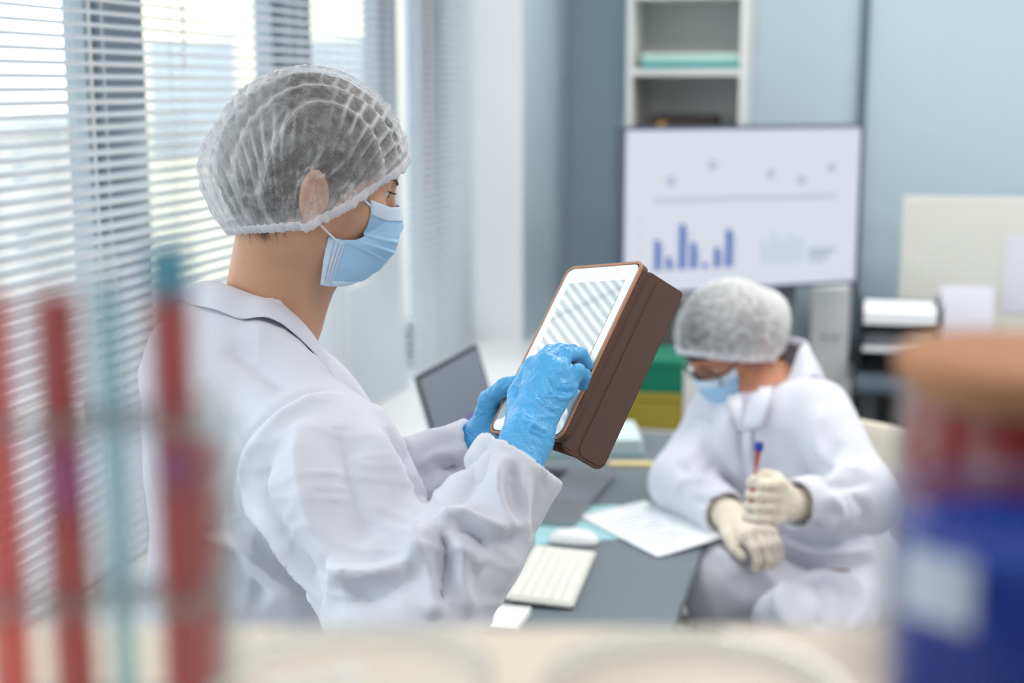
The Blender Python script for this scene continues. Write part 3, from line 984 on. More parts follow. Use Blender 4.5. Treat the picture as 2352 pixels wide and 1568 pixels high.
a0 = math.atan2(-.75, -.45) + YAW
m = MB(); n = 14; vs = []; fs = []
zl0, zl1 = ztop(1485, .40), ztop(1310, .40)
for k in range(n + 1):
    a = math.radians(198) + YAW + k / n * math.radians(38)
    for zz in (zl0, zl1):
        for rr in (.0378, .0382):
            vs.append((c[0] + rr * math.cos(a), c[1] + rr * math.sin(a), zz))
for k in range(n):
    b = 4 * k
    fs += [(b, b + 4, b + 6, b + 2), (b + 1, b + 3, b + 7, b + 5), (b, b + 1, b + 5, b + 4), (b + 2, b + 6, b + 7, b + 3)]
m.add(vs, fs).build('paper_label', mat('beaker_label', (190, 198, 214), .8), t)
q = pt(2352, 1200, .565)
c = np.array([q[0], q[1], SZ])
jt = thing('jar', 'round glass jar of red liquid with tan cork stopper behind the blue beaker', 'jar', c)
d = .565
zr, zk0, zk1 = ztop(905, d) - SZ, ztop(868, d) - SZ, ztop(790, d) - SZ
R_ = .051
m = MB().lathe([(.004, .001), (R_ - .004, .001), (R_, .005), (R_, zk0 - .004), (R_ - .004, zk0), (R_ - .006, zk0), (R_ - .0016, zk0 - .006), (R_ - .0016, .005), (.004, .003)], c, 48)
m.f = m.f[:-2]
m.build('glass', clear_mat('jar_glass', (253, 253, 253), body=.02, gloss=.06), jt, smooth=True)
MB().lathe([(.004, .0034), (R_ - .004, .0034), (R_ - .002, .006), (R_ - .002, zr - .006), (R_ - .0022, zr)], c, 44).build('red_liquid', clear_mat('deep_red_liquid', (200, 10, 20), body=.85, body_rgb=(168, 0, 10), gloss=.05), jt, smooth='auto')
MB().lathe([(R_ - .007, zk0 - .010), (R_ - .005, zk0 + .001), (R_ + .001, zk0 + .002), (R_ + .002, zk1 - .004), (R_ - .002, zk1)], c, 40).build('cork', mat('cork', (168, 118, 84), .8, vary=.25, scale=160, bump=.4, bscale=300), jt, smooth='auto')
# ================================================================== implicit-surface modelling (bodies, clothes, gloves)
def nrm(v):
    v = np.asarray(v, float)
    return v / (np.linalg.norm(v) + 1e-12)


def smin(a, b, k):
    h = np.maximum(k - np.abs(a - b), 0) / k
    return np.minimum(a, b) - h * h * k * .25


def smax(a, b, k):
    return -smin(-a, -b, k)


def rcone(P, a, b, ra, rb):
    a, b = np.asarray(a, float), np.asarray(b, float)
    d = b - a
    t = np.clip(((P - a) @ d) / (d @ d), 0, 1)
    return np.linalg.norm(P - a - t[:, None] * d, axis=1) - (ra + (rb - ra) * t)


def ell(P, c, r, R=None):
    q = P - np.asarray(c, float)
    if R is not None:
        q = q @ R            # columns of R are the axes
    r = np.asarray(r, float)
    k0 = np.linalg.norm(q / r, axis=1)
    k1 = np.linalg.norm(q / (r * r), axis=1) + 1e-9
    return k0 * (k0 - 1) / k1


def loft(P, org, F, L, st, pw=2.0):
    """body trunk: stations (z, x, y, half width along L, half depth along F)"""
    q = P - org
    z = P[:, 2]
    st = np.array(st, float)
    st = st[np.argsort(st[:, 0])]
    # smooth interpolation of the stations
    def ip(col):
        x, y = st[:, 0], st[:, col]
        m = np.gradient(y, x)
        zz = np.clip(z, x[0], x[-1])
        i = np.clip(np.searchsorted(x, zz) - 1, 0, len(x) - 2)
        h = x[i + 1] - x[i]
        t = (zz - x[i]) / h
        return (y[i] * (1 + 2 * t) * (1 - t) ** 2 + m[i] * h * t * (1 - t) ** 2 + y[i + 1] * t * t * (3 - 2 * t) + m[i + 1] * h * t * t * (t - 1))
    x = q @ F - ip(1)
    y = q @ L - ip(2)
    w, d = ip(3), ip(4)
    k = (np.abs(x / d) ** pw + np.abs(y / w) ** pw) ** (1 / pw)
    s = (k - 1) * np.minimum(w, d)
    return np.maximum(s, np.maximum(st[0, 0] - z, z - st[-1, 0]))


def nets(f, xs, ys, zs, chunk=400000):
    """surface nets over a rectilinear grid, values computed only near the surface"""
    xs, ys, zs = [np.asarray(a, float) for a in (xs, ys, zs)]
    nx, ny, nz = len(xs), len(ys), len(zs)
    S = 6
    cx = np.unique(np.r_[np.arange(0, nx, S), nx - 1]); cy = np.unique(np.r_[np.arange(0, ny, S), ny - 1]); cz = np.unique(np.r_[np.arange(0, nz, S), nz - 1])
    G = np.stack(np.meshgrid(xs[cx], ys[cy], zs[cz], indexing='ij'), -1).reshape(-1, 3)
    C = f(G).reshape(len(cx), len(cy), len(cz))
    V = np.empty((nx, ny, nz), np.float32)
    ix = np.minimum(np.arange(nx) // S, len(cx) - 1); iy = np.minimum(np.arange(ny) // S, len(cy) - 1); iz = np.minimum(np.arange(nz) // S, len(cz) - 1)
    V[:] = C[np.ix_(ix, iy, iz)]
    Cm = C[:-1, :-1, :-1]
    mn = np.full(Cm.shape, np.inf); mxa = np.full(Cm.shape, -np.inf)
    for a in (0, 1):
        for b in (0, 1):
            for c in (0, 1):
                q = C[a:C.shape[0] - 1 + a, b:C.shape[1] - 1 + b, c:C.shape[2] - 1 + c]
                mn = np.minimum(mn, np.abs(q)); 
    dx = np.diff(xs[cx]); dy = np.diff(ys[cy]); dz = np.diff(zs[cz])
    diag = np.sqrt(dx[:, None, None] ** 2 + dy[None, :, None] ** 2 + dz[None, None, :] ** 2)
    act = np.argwhere(mn < diag * .95)
    pend_i = []
    for (a, b, c) in act:
        i = np.arange(cx[a], cx[a + 1] + 1); j = np.arange(cy[b], cy[b + 1] + 1); k = np.arange(cz[c], cz[c + 1] + 1)
        I = np.stack(np.meshgrid(i, j, k, indexing='ij'), -1).reshape(-1, 3)
        pend_i.append(I)
    I = np.unique(np.concatenate(pend_i) @ np.array([ny * nz, nz, 1]))
    ii, jj, kk = I // (ny * nz), (I // nz) % ny, I % nz
    for s in range(0, len(I), chunk):
        e = slice(s, s + chunk)
        V[ii[e], jj[e], kk[e]] = f(np.stack([xs[ii[e]], ys[jj[e]], zs[kk[e]]], -1))
    neg = V < 0
    n0 = neg[:-1, :-1, :-1]
    anyn = np.zeros(n0.shape, bool); alln = np.ones(n0.shape, bool)
    for a in (0, 1):
        for b in (0, 1):
            for c in (0, 1):
                q = neg[a:nx - 1 + a, b:ny - 1 + b, c:nz - 1 + c]
                anyn |= q; alln &= q
    cells = np.argwhere(anyn & ~alln)
    ids = np.full(n0.shape, -1, np.int64)
    ids[cells[:, 0], cells[:, 1], cells[:, 2]] = np.arange(len(cells))
    acc = np.zeros((len(cells), 3)); cnt = np.zeros(len(cells))
    corners = [(a, b, c) for a in (0, 1) for b in (0, 1) for c in (0, 1)]
    AX = (xs, ys, zs)
    for p in range(8):
        for q in range(p + 1, 8):
            if sum(abs(u - v) for u, v in zip(corners[p], corners[q])) != 1:
                continue
            A = cells + corners[p]; B = cells + corners[q]
            va = V[A[:, 0], A[:, 1], A[:, 2]]; vb = V[B[:, 0], B[:, 1], B[:, 2]]
            m = (va < 0) != (vb < 0)
            t = np.where(m, va / np.where(m, va - vb, 1), 0)
            pa = np.stack([AX[d][A[:, d]] for d in range(3)], -1); pb = np.stack([AX[d][B[:, d]] for d in range(3)], -1)
            acc += np.where(m[:, None], pa + t[:, None] * (pb - pa), 0); cnt += m
    verts = acc / cnt[:, None]
    faces = []
    for d in range(3):
        sl0 = [slice(None)] * 3; sl1 = [slice(None)] * 3
        sl0[d] = slice(0, -1); sl1[d] = slice(1, None)
        ch = np.argwhere(neg[tuple(sl0)] != neg[tuple(sl1)])
        e1, e2 = [(1, 2), (2, 0), (0, 1)][d]
        ok = (ch[:, e1] > 0) & (ch[:, e2] > 0) & (ch[:, e1] < (nx, ny, nz)[e1] - 1) & (ch[:, e2] < (nx, ny, nz)[e2] - 1)
        ch = ch[ok]
        def cid(o1, o2):
            c = ch.copy(); c[:, e1] -= o1; c[:, e2] -= o2
            return ids[c[:, 0], c[:, 1], c[:, 2]]
        q = np.stack([cid(1, 1), cid(0, 1), cid(0, 0), cid(1, 0)], -1)
        flip = ~neg[ch[:, 0], ch[:, 1], ch[:, 2]]
        q[flip] = q[flip][:, ::-1]
        faces.append(q)
    return verts, np.concatenate(faces)


def np_mesh(name, v, f, m, parent=None, smooth=True):
    me = bpy.data.meshes.new(name)
    me.vertices.add(len(v)); me.vertices.foreach_set('co', np.asarray(v, np.float32).ravel())
    k = f.shape[1]
    me.loops.add(len(f) * k); me.loops.foreach_set('vertex_index', np.asarray(f, np.int32).ravel())
    me.polygons.add(len(f)); me.polygons.foreach_set('loop_start', np.arange(0, len(f) * k, k, dtype=np.int32))
    me.update(calc_edges=True); me.validate()
    if smooth:
        me.polygons.foreach_set('use_smooth', np.ones(len(me.polygons), bool))
    o = bpy.data.objects.new(name, me); COL.objects.link(o)
    me.materials.append(m)
    if parent is not None:
        put(o, parent)
    return o


def normals(v, f):
    n = np.zeros_like(v)
    a = np.cross(v[f[:, 2]] - v[f[:, 0]], v[f[:, 3]] - v[f[:, 1]])
    for k in range(4):
        for d in range(3):
            n[:, d] += np.bincount(f[:, k], a[:, d], len(v))
    return n / (np.linalg.norm(n, axis=1)[:, None] + 1e-12)


def relax(v, f, it=2, w=.5):
    e = np.concatenate([f[:, [0, 1]], f[:, [1, 2]], f[:, [2, 3]], f[:, [3, 0]]])
    for _ in range(it):
        s = np.zeros_like(v); c = np.bincount(e[:, 0], minlength=len(v)) + np.bincount(e[:, 1], minlength=len(v))
        for d in range(3):
            s[:, d] = np.bincount(e[:, 0], v[e[:, 1], d], len(v)) + np.bincount(e[:, 1], v[e[:, 0], d], len(v))
        v = v + w * (s / c[:, None] - v)
    return v


def nz(v, scale, seed=0.0, ax=None):
    """smooth noise at many points (sum of rotated waves with warped phase), about -1..1"""
    q = v * scale
    rs = np.random.RandomState(int(seed * 10) + 3)
    out = np.zeros(len(v))
    for k in range(7):
        d1 = rs.normal(size=3); d1 /= np.linalg.norm(d1)
        d2 = rs.normal(size=3); d2 /= np.linalg.norm(d2)
        fr = rs.uniform(.6, 1.5)
        out += np.sin(q @ d1 * fr * 2 + 1.7 * np.sin(q @ d2 * fr + rs.uniform(0, 6)) + rs.uniform(0, 6))
    return out / 4.0


def seg_dist(v, poly):
    """distance of points to a polyline and the place along it (0..1)"""
    poly = np.asarray(poly, float)
    best = np.full(len(v), 9.0); par = np.zeros(len(v))
    n = len(poly) - 1
    for i in range(n):
        a, b = poly[i], poly[i + 1]
        d = b - a
        t = np.clip(((v - a) @ d) / (d @ d + 1e-12), 0, 1)
        r = np.linalg.norm(v - a - t[:, None] * d, axis=1)
        m = r < best
        best[m] = r[m]; par[m] = (i + t[m]) / n
    return best, par


def catmull(poly, n=6):
    p = [np.asarray(q, float) for q in poly]
    p = [2 * p[0] - p[1]] + p + [2 * p[-1] - p[-2]]
    out = []
    for i in range(1, len(p) - 2):
        for k in range(n):
            t = k / n
            out.append(.5 * ((2 * p[i]) + (-p[i - 1] + p[i + 1]) * t + (2 * p[i - 1] - 5 * p[i] + 4 * p[i + 1] - p[i + 2]) * t * t + (-p[i - 1] + 3 * p[i] - 3 * p[i + 1] + p[i + 2]) * t ** 3))
    out.append(p[-2])
    return out


def drape_folds(v, f, folds):
    """folds: (photo polyline, height, width); each is traced onto the cloth and raised or sunk there"""
    tree = BVHTree.FromPolygons([tuple(p) for p in v], [tuple(int(i) for i in q) for q in f])
    n = normals(v, f)
    disp = np.zeros(len(v))
    for poly, h, w in folds:
        pts = []
        for (x, y) in catmull([(a, b) for a, b in poly], 5):
            hit = tree.ray_cast(Vector(_c), Vector(ray(x, y)))
            if hit[0] is not None:
                pts.append(np.array(hit[0]))
        if len(pts) < 2:
            continue
        d, t = seg_dist(v, pts)
        fade = np.clip(np.minimum(t, 1 - t) * 5, 0, 1) ** .7
        disp += h * (.55 * np.exp(-(d / w) ** 2) + .45 * np.exp(-np.abs(d) / (w * .75))) * fade
    return v + n * disp[:, None]


def axis(lo, hi, fine, coarse, flo, fhi):
    """grid lines: fine steps between flo and fhi, coarse elsewhere"""
    a = []
    x = lo
    while x < hi:
        a.append(x)
        x += fine if flo <= x <= fhi else coarse
    a.append(x)
    return np.array(a)


# ------------------------------------------------------------------ cloth, skin and other people materials
def cloth_mat(name, rgb, bump=.12, trans=.0):
    m = mat(name, rgb, .85, vary=.012, scale=8, sheen=.15, spec=.25)
    nt = m.node_tree
    p = nt.nodes['Principled BSDF']
    tc = nt.nodes.new('ShaderNodeTexCoord')
    w = nt.nodes.new('ShaderNodeTexNoise'); w.inputs['Scale'].default_value = 900; w.inputs['Detail'].default_value = 2
    n2 = nt.nodes.new('ShaderNodeTexNoise'); n2.inputs['Scale'].default_value = 38; n2.inputs['Detail'].default_value = 5; n2.inputs['Distortion'].default_value = .8
    nt.links.new(tc.outputs['Object'], w.inputs['Vector']); nt.links.new(tc.outputs['Object'], n2.inputs['Vector'])
    mx = nt.nodes.new('ShaderNodeMath'); mx.operation = 'MULTIPLY_ADD'; mx.inputs[1].default_value = .18
    nt.links.new(w.outputs['Fac'], mx.inputs[0]); nt.links.new(n2.outputs['Fac'], mx.inputs[2])
    b = nt.nodes.new('ShaderNodeBump'); b.inputs['Strength'].default_value = bump; b.inputs['Distance'].default_value = .004
    nt.links.new(mx.outputs[0], b.inputs['Height']); nt.links.new(b.outputs['Normal'], p.inputs['Normal'])
    return m
M['coat'] = cloth_mat('lab_coat_cotton', (216, 217, 228))
M['coat2'] = cloth_mat('lab_coat_cotton_soft', (216, 217, 229))
M['trouser'] = mat('dark_trouser', (70, 74, 84), .9, vary=.05)
M['shoe'] = mat('white_shoe', (225, 225, 225), .5)


def skin_mat(name, rgb, freck=.06):
    m = mat(name, rgb, .48, vary=freck, scale=55, bump=.12, bscale=700, sss=.12, spec=.4)
    return m
M['skin'] = skin_mat('warm_skin', (206, 156, 128))
M['skin2'] = skin_mat('tan_skin', (186, 128, 100))
M['hair'] = mat('dark_hair', (52, 42, 40), .5, vary=.35, scale=60, stretch=(1, 8, 1))
M['glove_blue'] = None


def veil_mat(name, rgb, cover, rgb2=None):
    """sheer non-woven fleece: fibres cover part of the light's way"""
    m = bpy.data.materials.new(name); m.use_nodes = True
    nt = m.node_tree; nt.nodes.clear()
    out = nt.nodes.new('ShaderNodeOutputMaterial')
    tc = nt.nodes.new('ShaderNodeTexCoord')
    n1 = nt.nodes.new('ShaderNodeTexNoise'); n1.inputs['Scale'].default_value = 420; n1.inputs['Detail'].default_value = 3; n1.inputs['Distortion'].default_value = 2.5
    n2 = nt.nodes.new('ShaderNodeTexNoise'); n2.inputs['Scale'].default_value = 70; n2.inputs['Detail'].default_value = 4
    for n in (n1, n2):
        nt.links.new(tc.outputs['Object'], n.inputs['Vector'])
    ad = nt.nodes.new('ShaderNodeMath'); ad.operation = 'ADD'
    nt.links.new(n1.outputs['Fac'], ad.inputs[0]); nt.links.new(n2.outputs['Fac'], ad.inputs[1])
    mr = nt.nodes.new('ShaderNodeMapRange')
    mr.inputs['From Min'].default_value = .72; mr.inputs['From Max'].default_value = 1.28
    mr.inputs['To Min'].default_value = max(0, cover - .17); mr.inputs['To Max'].default_value = min(1, cover + .17)
    nt.links.new(ad.outputs[0], mr.inputs['Value'])
    tr = nt.nodes.new('ShaderNodeBsdfTransparent')
    df = nt.nodes.new('ShaderNodeBsdfDiffuse'); df.inputs['Color'].default_value = lin(rgb)
    tl = nt.nodes.new('ShaderNodeBsdfTranslucent'); tl.inputs['Color'].default_value = lin(rgb)
    mx = nt.nodes.new('ShaderNodeMixShader'); mx.inputs[0].default_value = .35
    nt.links.new(df.outputs[0], mx.inputs[1]); nt.links.new(tl.outputs[0], mx.inputs[2])
    at = nt.nodes.new('ShaderNodeAttribute'); at.attribute_name = 'fleece'
    sm_ = nt.nodes.new('ShaderNodeMath'); sm_.operation = 'MULTIPLY_ADD'; sm_.inputs[1].default_value = .85; sm_.use_clamp = True
    nt.links.new(at.outputs['Fac'], sm_.inputs[0]); nt.links.new(mr.outputs['Result'], sm_.inputs[2])
    m2 = nt.nodes.new('ShaderNodeMixShader')
    nt.links.new(sm_.outputs[0], m2.inputs[0]); nt.links.new(tr.outputs[0], m2.inputs[1]); nt.links.new(mx.outputs[0], m2.inputs[2])
    nt.links.new(m2.outputs[0], out.inputs['Surface'])
    return m


def glove_mat(name, rgb, rough=.32):
    m = mat(name, rgb, rough, vary=.06, scale=30, spec=.45, sss=.0)
    nt = m.node_tree; p = nt.nodes['Principled BSDF']
    tc = nt.nodes.new('ShaderNodeTexCoord')
    n = nt.nodes.new('ShaderNodeTexNoise'); n.inputs['Scale'].default_value = 55; n.inputs['Detail'].default_value = 3; n.inputs['Distortion'].default_value = 1.6
    nt.links.new(tc.outputs['Object'], n.inputs['Vector'])
    a = nt.nodes.new('ShaderNodeMath'); a.operation = 'SUBTRACT'; a.inputs[1].default_value = .5
    nt.links.new(n.outputs['Fac'], a.inputs[0])
    ab = nt.nodes.new('ShaderNodeMath'); ab.operation = 'ABSOLUTE'
    nt.links.new(a.outputs[0], ab.inputs[0])
    b = nt.nodes.new('ShaderNodeBump'); b.inputs['Strength'].default_value = .55; b.inputs['Distance'].default_value = .006; b.invert = True
    nt.links.new(ab.outputs[0], b.inputs['Height']); nt.links.new(b.outputs['Normal'], p.inputs['Normal'])
    return m
M['glove_blue'] = glove_mat('blue_nitrile', (88, 178, 236))
M['glove_white'] = glove_mat('cream_latex', (236, 224, 206), .45)
M['mask'] = cloth_mat('blue_mask_fleece', (166, 208, 240), .08)
M['mask_edge'] = cloth_mat('pale_mask_fleece', (206, 222, 240), .08)
M['cap'] = veil_mat('cap_fleece', (248, 249, 252), .24)
M['cap_white'] = veil_mat('cap_fleece_dense', (248, 249, 252), .40)
M['cap_band'] = veil_mat('cap_band_fleece', (240, 240, 245), .80)


class Head:
    """a head in its own frame: x forward, y left, z up, origin midway between the ear canals"""
    def __init__(s, O, yaw_vec, pitch, roll=0.0, sc=1.0):
        F = nrm(yaw_vec); L = np.cross(Z_, F)
        U = Z_
        F2 = F * math.cos(pitch) - U * math.sin(pitch); U2 = U * math.cos(pitch) + F * math.sin(pitch)
        L2 = L * math.cos(roll) + U2 * math.sin(roll); U3 = U2 * math.cos(roll) - L * math.sin(roll)
        s.R = np.stack([F2, L2, U3], 1); s.O = np.asarray(O, float); s.sc = sc
    def w(s, p):
        return s.O + (np.asarray(p, float) * s.sc) @ s.R.T
    def l(s, P):
        return ((P - s.O) @ s.R) / s.sc
    def px(s, x, y, lat):
        """the point on the plane 'lat' to the left of the head's middle seen at a photo pixel (head frame)"""
        v = ray(x, y); n = s.R[:, 1]
        t = ((s.O + n * lat * s.sc - _c) @ n) / (v @ n)
        return s.l(_c + v * t)
    def sdf(s, P, ears=True, fine=True):
        q = s.l(P)
        q = q.copy(); ya = np.abs(q[:, 1]); A = q.copy(); A[:, 1] = ya
        d = ell(q, (-.010, 0, .043), (.098, .0745, .088))
        d = smin(d, ell(q, (.032, 0, .0), (.060, .057, .078)), .03)
        d = smin(d, rcone(A, (.006, .044, -.046), (.074, .010, -.066), .017, .018), .028)
        d = smin(d, ell(q, (.079, 0, -.066), (.017, .02, .017)), .016)
        d = smin(d, ell(A, (.054, .043, .000), (.027, .020, .022)), .025)
        d = smin(d, rcone(A, (.082, 0, .043), (.068, .040, .043), .0115, .0105), .016)
        if fine:
            d = smax(d, -ell(A, (.095, .032, .024), (.017, .015, .012)), .018)
            d = smin(d, rcone(q, (.088, 0, .026), (.108, 0, -.010), .0075, .0105), .012)
            d = smin(d, ell(A, (.100, .011, -.014), (.010, .008, .008)), .008)
            d = smin(d, ell(q, (.094, 0, -.040), (.012, .022, .008)), .012)
            # lids
            e = A - np.array([.0715, .0315, .0255])
            ball = np.linalg.norm(e, axis=1)
            up = np.maximum(ball - .0150, (.0016 + .03 * e[:, 0]) * 1.0 - e[:, 2] - .0)
            lo = np.maximum(ball - .0146, e[:, 2] + .0046)
            d = smin(d, up, .003); d = smin(d, lo, .004)
        if ears:
            t = .25
            er = np.stack([np.array([math.cos(t) * .94, -.3, math.sin(t)]), np.array([.30, .95, .05]), np.array([-math.sin(t), -.02, math.cos(t)])], 1)
            er = np.linalg.qr(er)[0] * np.sign(np.diag(np.linalg.qr(er)[1]))
            c0 = np.array([-.012, .076, -.005])
            dd = ell(A, c0, (.0175, .0058, .031), er)
            e = (A - c0) @ er
            O3 = np.zeros(3)
            dd = smax(dd, -ell(e, (.001, .0085, .002), (.0125, .0092, .0225)), .002)      # hollow inside the rim
            kk = np.sqrt((e[:, 0] / .0160) ** 2 + (e[:, 2] / .0292) ** 2)
            ring = np.sqrt(((kk - 1) * .0200) ** 2 + (e[:, 1] - .0045) ** 2) - .0036
            dd = smin(dd, np.where((e[:, 2] > -.012) | (e[:, 0] < 0), ring, 1.0), .003)
            dd = smin(dd, rcone(e, (-.006, .003, .014), (-.006, .003, -.010), .0028, .0030), .003)   # inner ridge
            dd = smin(dd, ell(e, (.004, .001, -.024), (.009, .0048, .009)), .004)                     # lobe
            dd = smin(dd, ell(e, (.013, .003, -.004), (.004, .004, .006)), .003)                      # tragus
            d = smin(d, dd, .006)
        return d * s.sc
    def skull(s, P, grow=0.0):
        q = s.l(P)
        d = ell(q, (-.010, 0, .043), (.098 + grow, .0745 + grow, .088 + grow))
        return d * s.sc


def build_cap(H, parent, back=.021, front=.012, side=.005, seed=1, amp=.0036, apex=(-.079, 0, .106), nth=260, nv=110, push=None, low=0.0, lift=0.0, veil='cap', gath=1.0):
    th = np.linspace(0, 2 * math.pi, nth, endpoint=False); v = np.linspace(0, 1, nv)
    T, Vv = np.meshgrid(th, v, indexing='ij')
    ct, stn = np.cos(T), np.sin(T)
    B = np.stack([.0065 + .0885 * ct, .0845 * stn, -.001 + .070 * ct - (.021 + low) * stn ** 4 + .004 * np.clip(ct, 0, 1) + lift * np.clip(.5 + .5 * ct, 0, 1)], -1)
    C0 = np.array([.0, 0, -.004])
    ph = Vv * math.pi / 2
    b = np.where(ct > 0, side + (front - side) * ct ** 2, side + (back - side) * ct ** 2)
    bul = b * np.sin(np.minimum(ph * np.where(ct < 0, 2.7, 2.0), math.pi)) ** .8
    P = C0 + (B - C0) * (np.cos(ph) ** .85)[..., None] + (np.array(apex) - C0) * (np.sin(ph) ** 1.0)[..., None]
    P = P + np.stack([ct, stn, -.25 * (ct < 0) * -ct], -1) * bul[..., None]
    p = P.reshape(-1, 3)
    # keep outside the head
    for _ in range(3):
        for fn in push:
            d = fn(H.w(p)) / H.sc
            dirv = p - np.array([-.01, 0, .03]); dirv /= np.linalg.norm(dirv, axis=1)[:, None]
            p = p + dirv * np.maximum(.0045 - d, 0)[:, None]
    psi = np.arctan2(p[:, 2] + .11, p[:, 0] + .02)
    y = p[:, 1]
    vv = Vv.ravel()
    rs = np.random.RandomState(seed)
    # strips between the long creases, each with its own small gathers
    edges = np.array([-.2, -.073, -.056, -.034, -.012, .012, .034, .056, .073, .2])
    warp = .006 * nz(p, 16, seed)
    st = np.searchsorted(edges, y + warp)
    ph0 = rs.uniform(0, 2.2, 12)[st]
    fr = (88 + rs.uniform(-8, 8, 12))[st]
    wob = nz(p, 26, seed + 1)
    gather = np.sin(psi * fr + ph0 + 1.7 * wob + 60 * y)
    gather = np.sign(gather) * np.abs(gather) ** .8
    ampv = amp * (.5 + .5 * nz(p, 13, seed + 2)) * np.clip(np.sin(np.pi * np.clip(vv * 1.02, 0, 1)) * 2.2, 0, 1)
    crease = np.zeros(len(p))
    for e in edges[1:-1]:
        crease += np.exp(-((y + warp - e) / .0017) ** 2)
    fine = nz(p, 160, seed + 4) * .0006
    low_g = np.exp(-(vv / .10) ** 2)
    band_g = np.sin(T.ravel() * 74 + 2 * np.sin(T.ravel() * 13)) * .0012 * low_g
    dirv = p - np.array([-.01, 0, .03]); dirv /= np.linalg.norm(dirv, axis=1)[:, None]
    p = p + dirv * (gather * ampv + crease * .0008 + fine + band_g + amp)[:, None]
    W = H.w(p)
    i, j = np.meshgrid(np.arange(nth), np.arange(nv - 1), indexing='ij')
    i2 = (i + 1) % nth
    f = np.stack([i * nv + j, i2 * nv + j, i2 * nv + j + 1, i * nv + j + 1], -1).reshape(-1, 4)
    cap = np_mesh('bouffant_cap', W, f, M[veil], parent)
    # how much fleece lies bunched up here (gathers, creases, the loose back)
    dense = .85 * gath * np.clip(gather, 0, 1) ** 3 * np.clip(.35 + 1.0 * nz(p, 20, seed + 7), 0, 1) + .4 * gath * np.clip(crease, 0, 1) + .35 * np.clip((-p[:, 0] - .065) / .05, 0, 1) + .35 * low_g + (1 - gath) * .8 * np.clip(.1 + 1.3 * nz(p * np.array([1, 2.2, 1]), 9, seed + 12), 0, 1) + .5 * np.clip(1 - np.abs(nz(p, 48, seed + 8)) * 7, 0, 1) * np.clip(.2 + nz(p, 15, seed + 9), 0, 1)
    at_ = cap.data.attributes.new('fleece', 'FLOAT', 'POINT'); at_.data.foreach_set('value', dense.astype(np.float32))
    # pressed creases that run from front to back
    for e in edges[1:-1]:
        sel = np.abs(y + warp - e) < .004
        bins = np.linspace(-.25, 3.5, 75)
        ps_ = np.where(psi < -1.2, psi + 2 * math.pi, psi)
        ln = []
        for a, b_ in zip(bins[:-1], bins[1:]):
            k_ = sel & (ps_ >= a) & (ps_ < b_) & (vv > .03)
            if k_.sum():
                ln.append(W[k_].mean(0) + (H.R @ dirv[k_].mean(0)) * .0004)
        if len(ln) > 8 and gath > .5:
            MB().tube(ln, .0005, 6).build('pressed_crease', M['cap_band'], cap, smooth=True)
    # elastic band: a gathered roll along the rim
    rim = p.reshape(nth, nv, 3)[:, 0]
    m = MB(); n = 10; vs = []
    for a in range(nth):
        c = rim[a]; out = nrm(c - np.array([-.0, 0, .0]))
        upv = nrm(p.reshape(nth, nv, 3)[a, 4] - c)
        sd = np.cross(nrm(rim[(a + 1) % nth] - rim[a - 1]), upv)
        r1 = .0058 + .0008 * math.sin(a * 1.9 + 2 * math.sin(a * .37)) ; r2 = .0022
        for k in range(n):
            q = 2 * math.pi * k / n
            vs.append(H.w(c + upv * (math.cos(q) * r1 + .002) + sd * math.sin(q) * r2))
    fs = [(a * n + k, ((a + 1) % nth) * n + k, ((a + 1) % nth) * n + (k + 1) % n, a * n + (k + 1) % n) for a in range(nth) for k in range(n)]
    m.add(vs, fs).build('elastic_band', M['cap_band'], parent, smooth=True)
    return cap


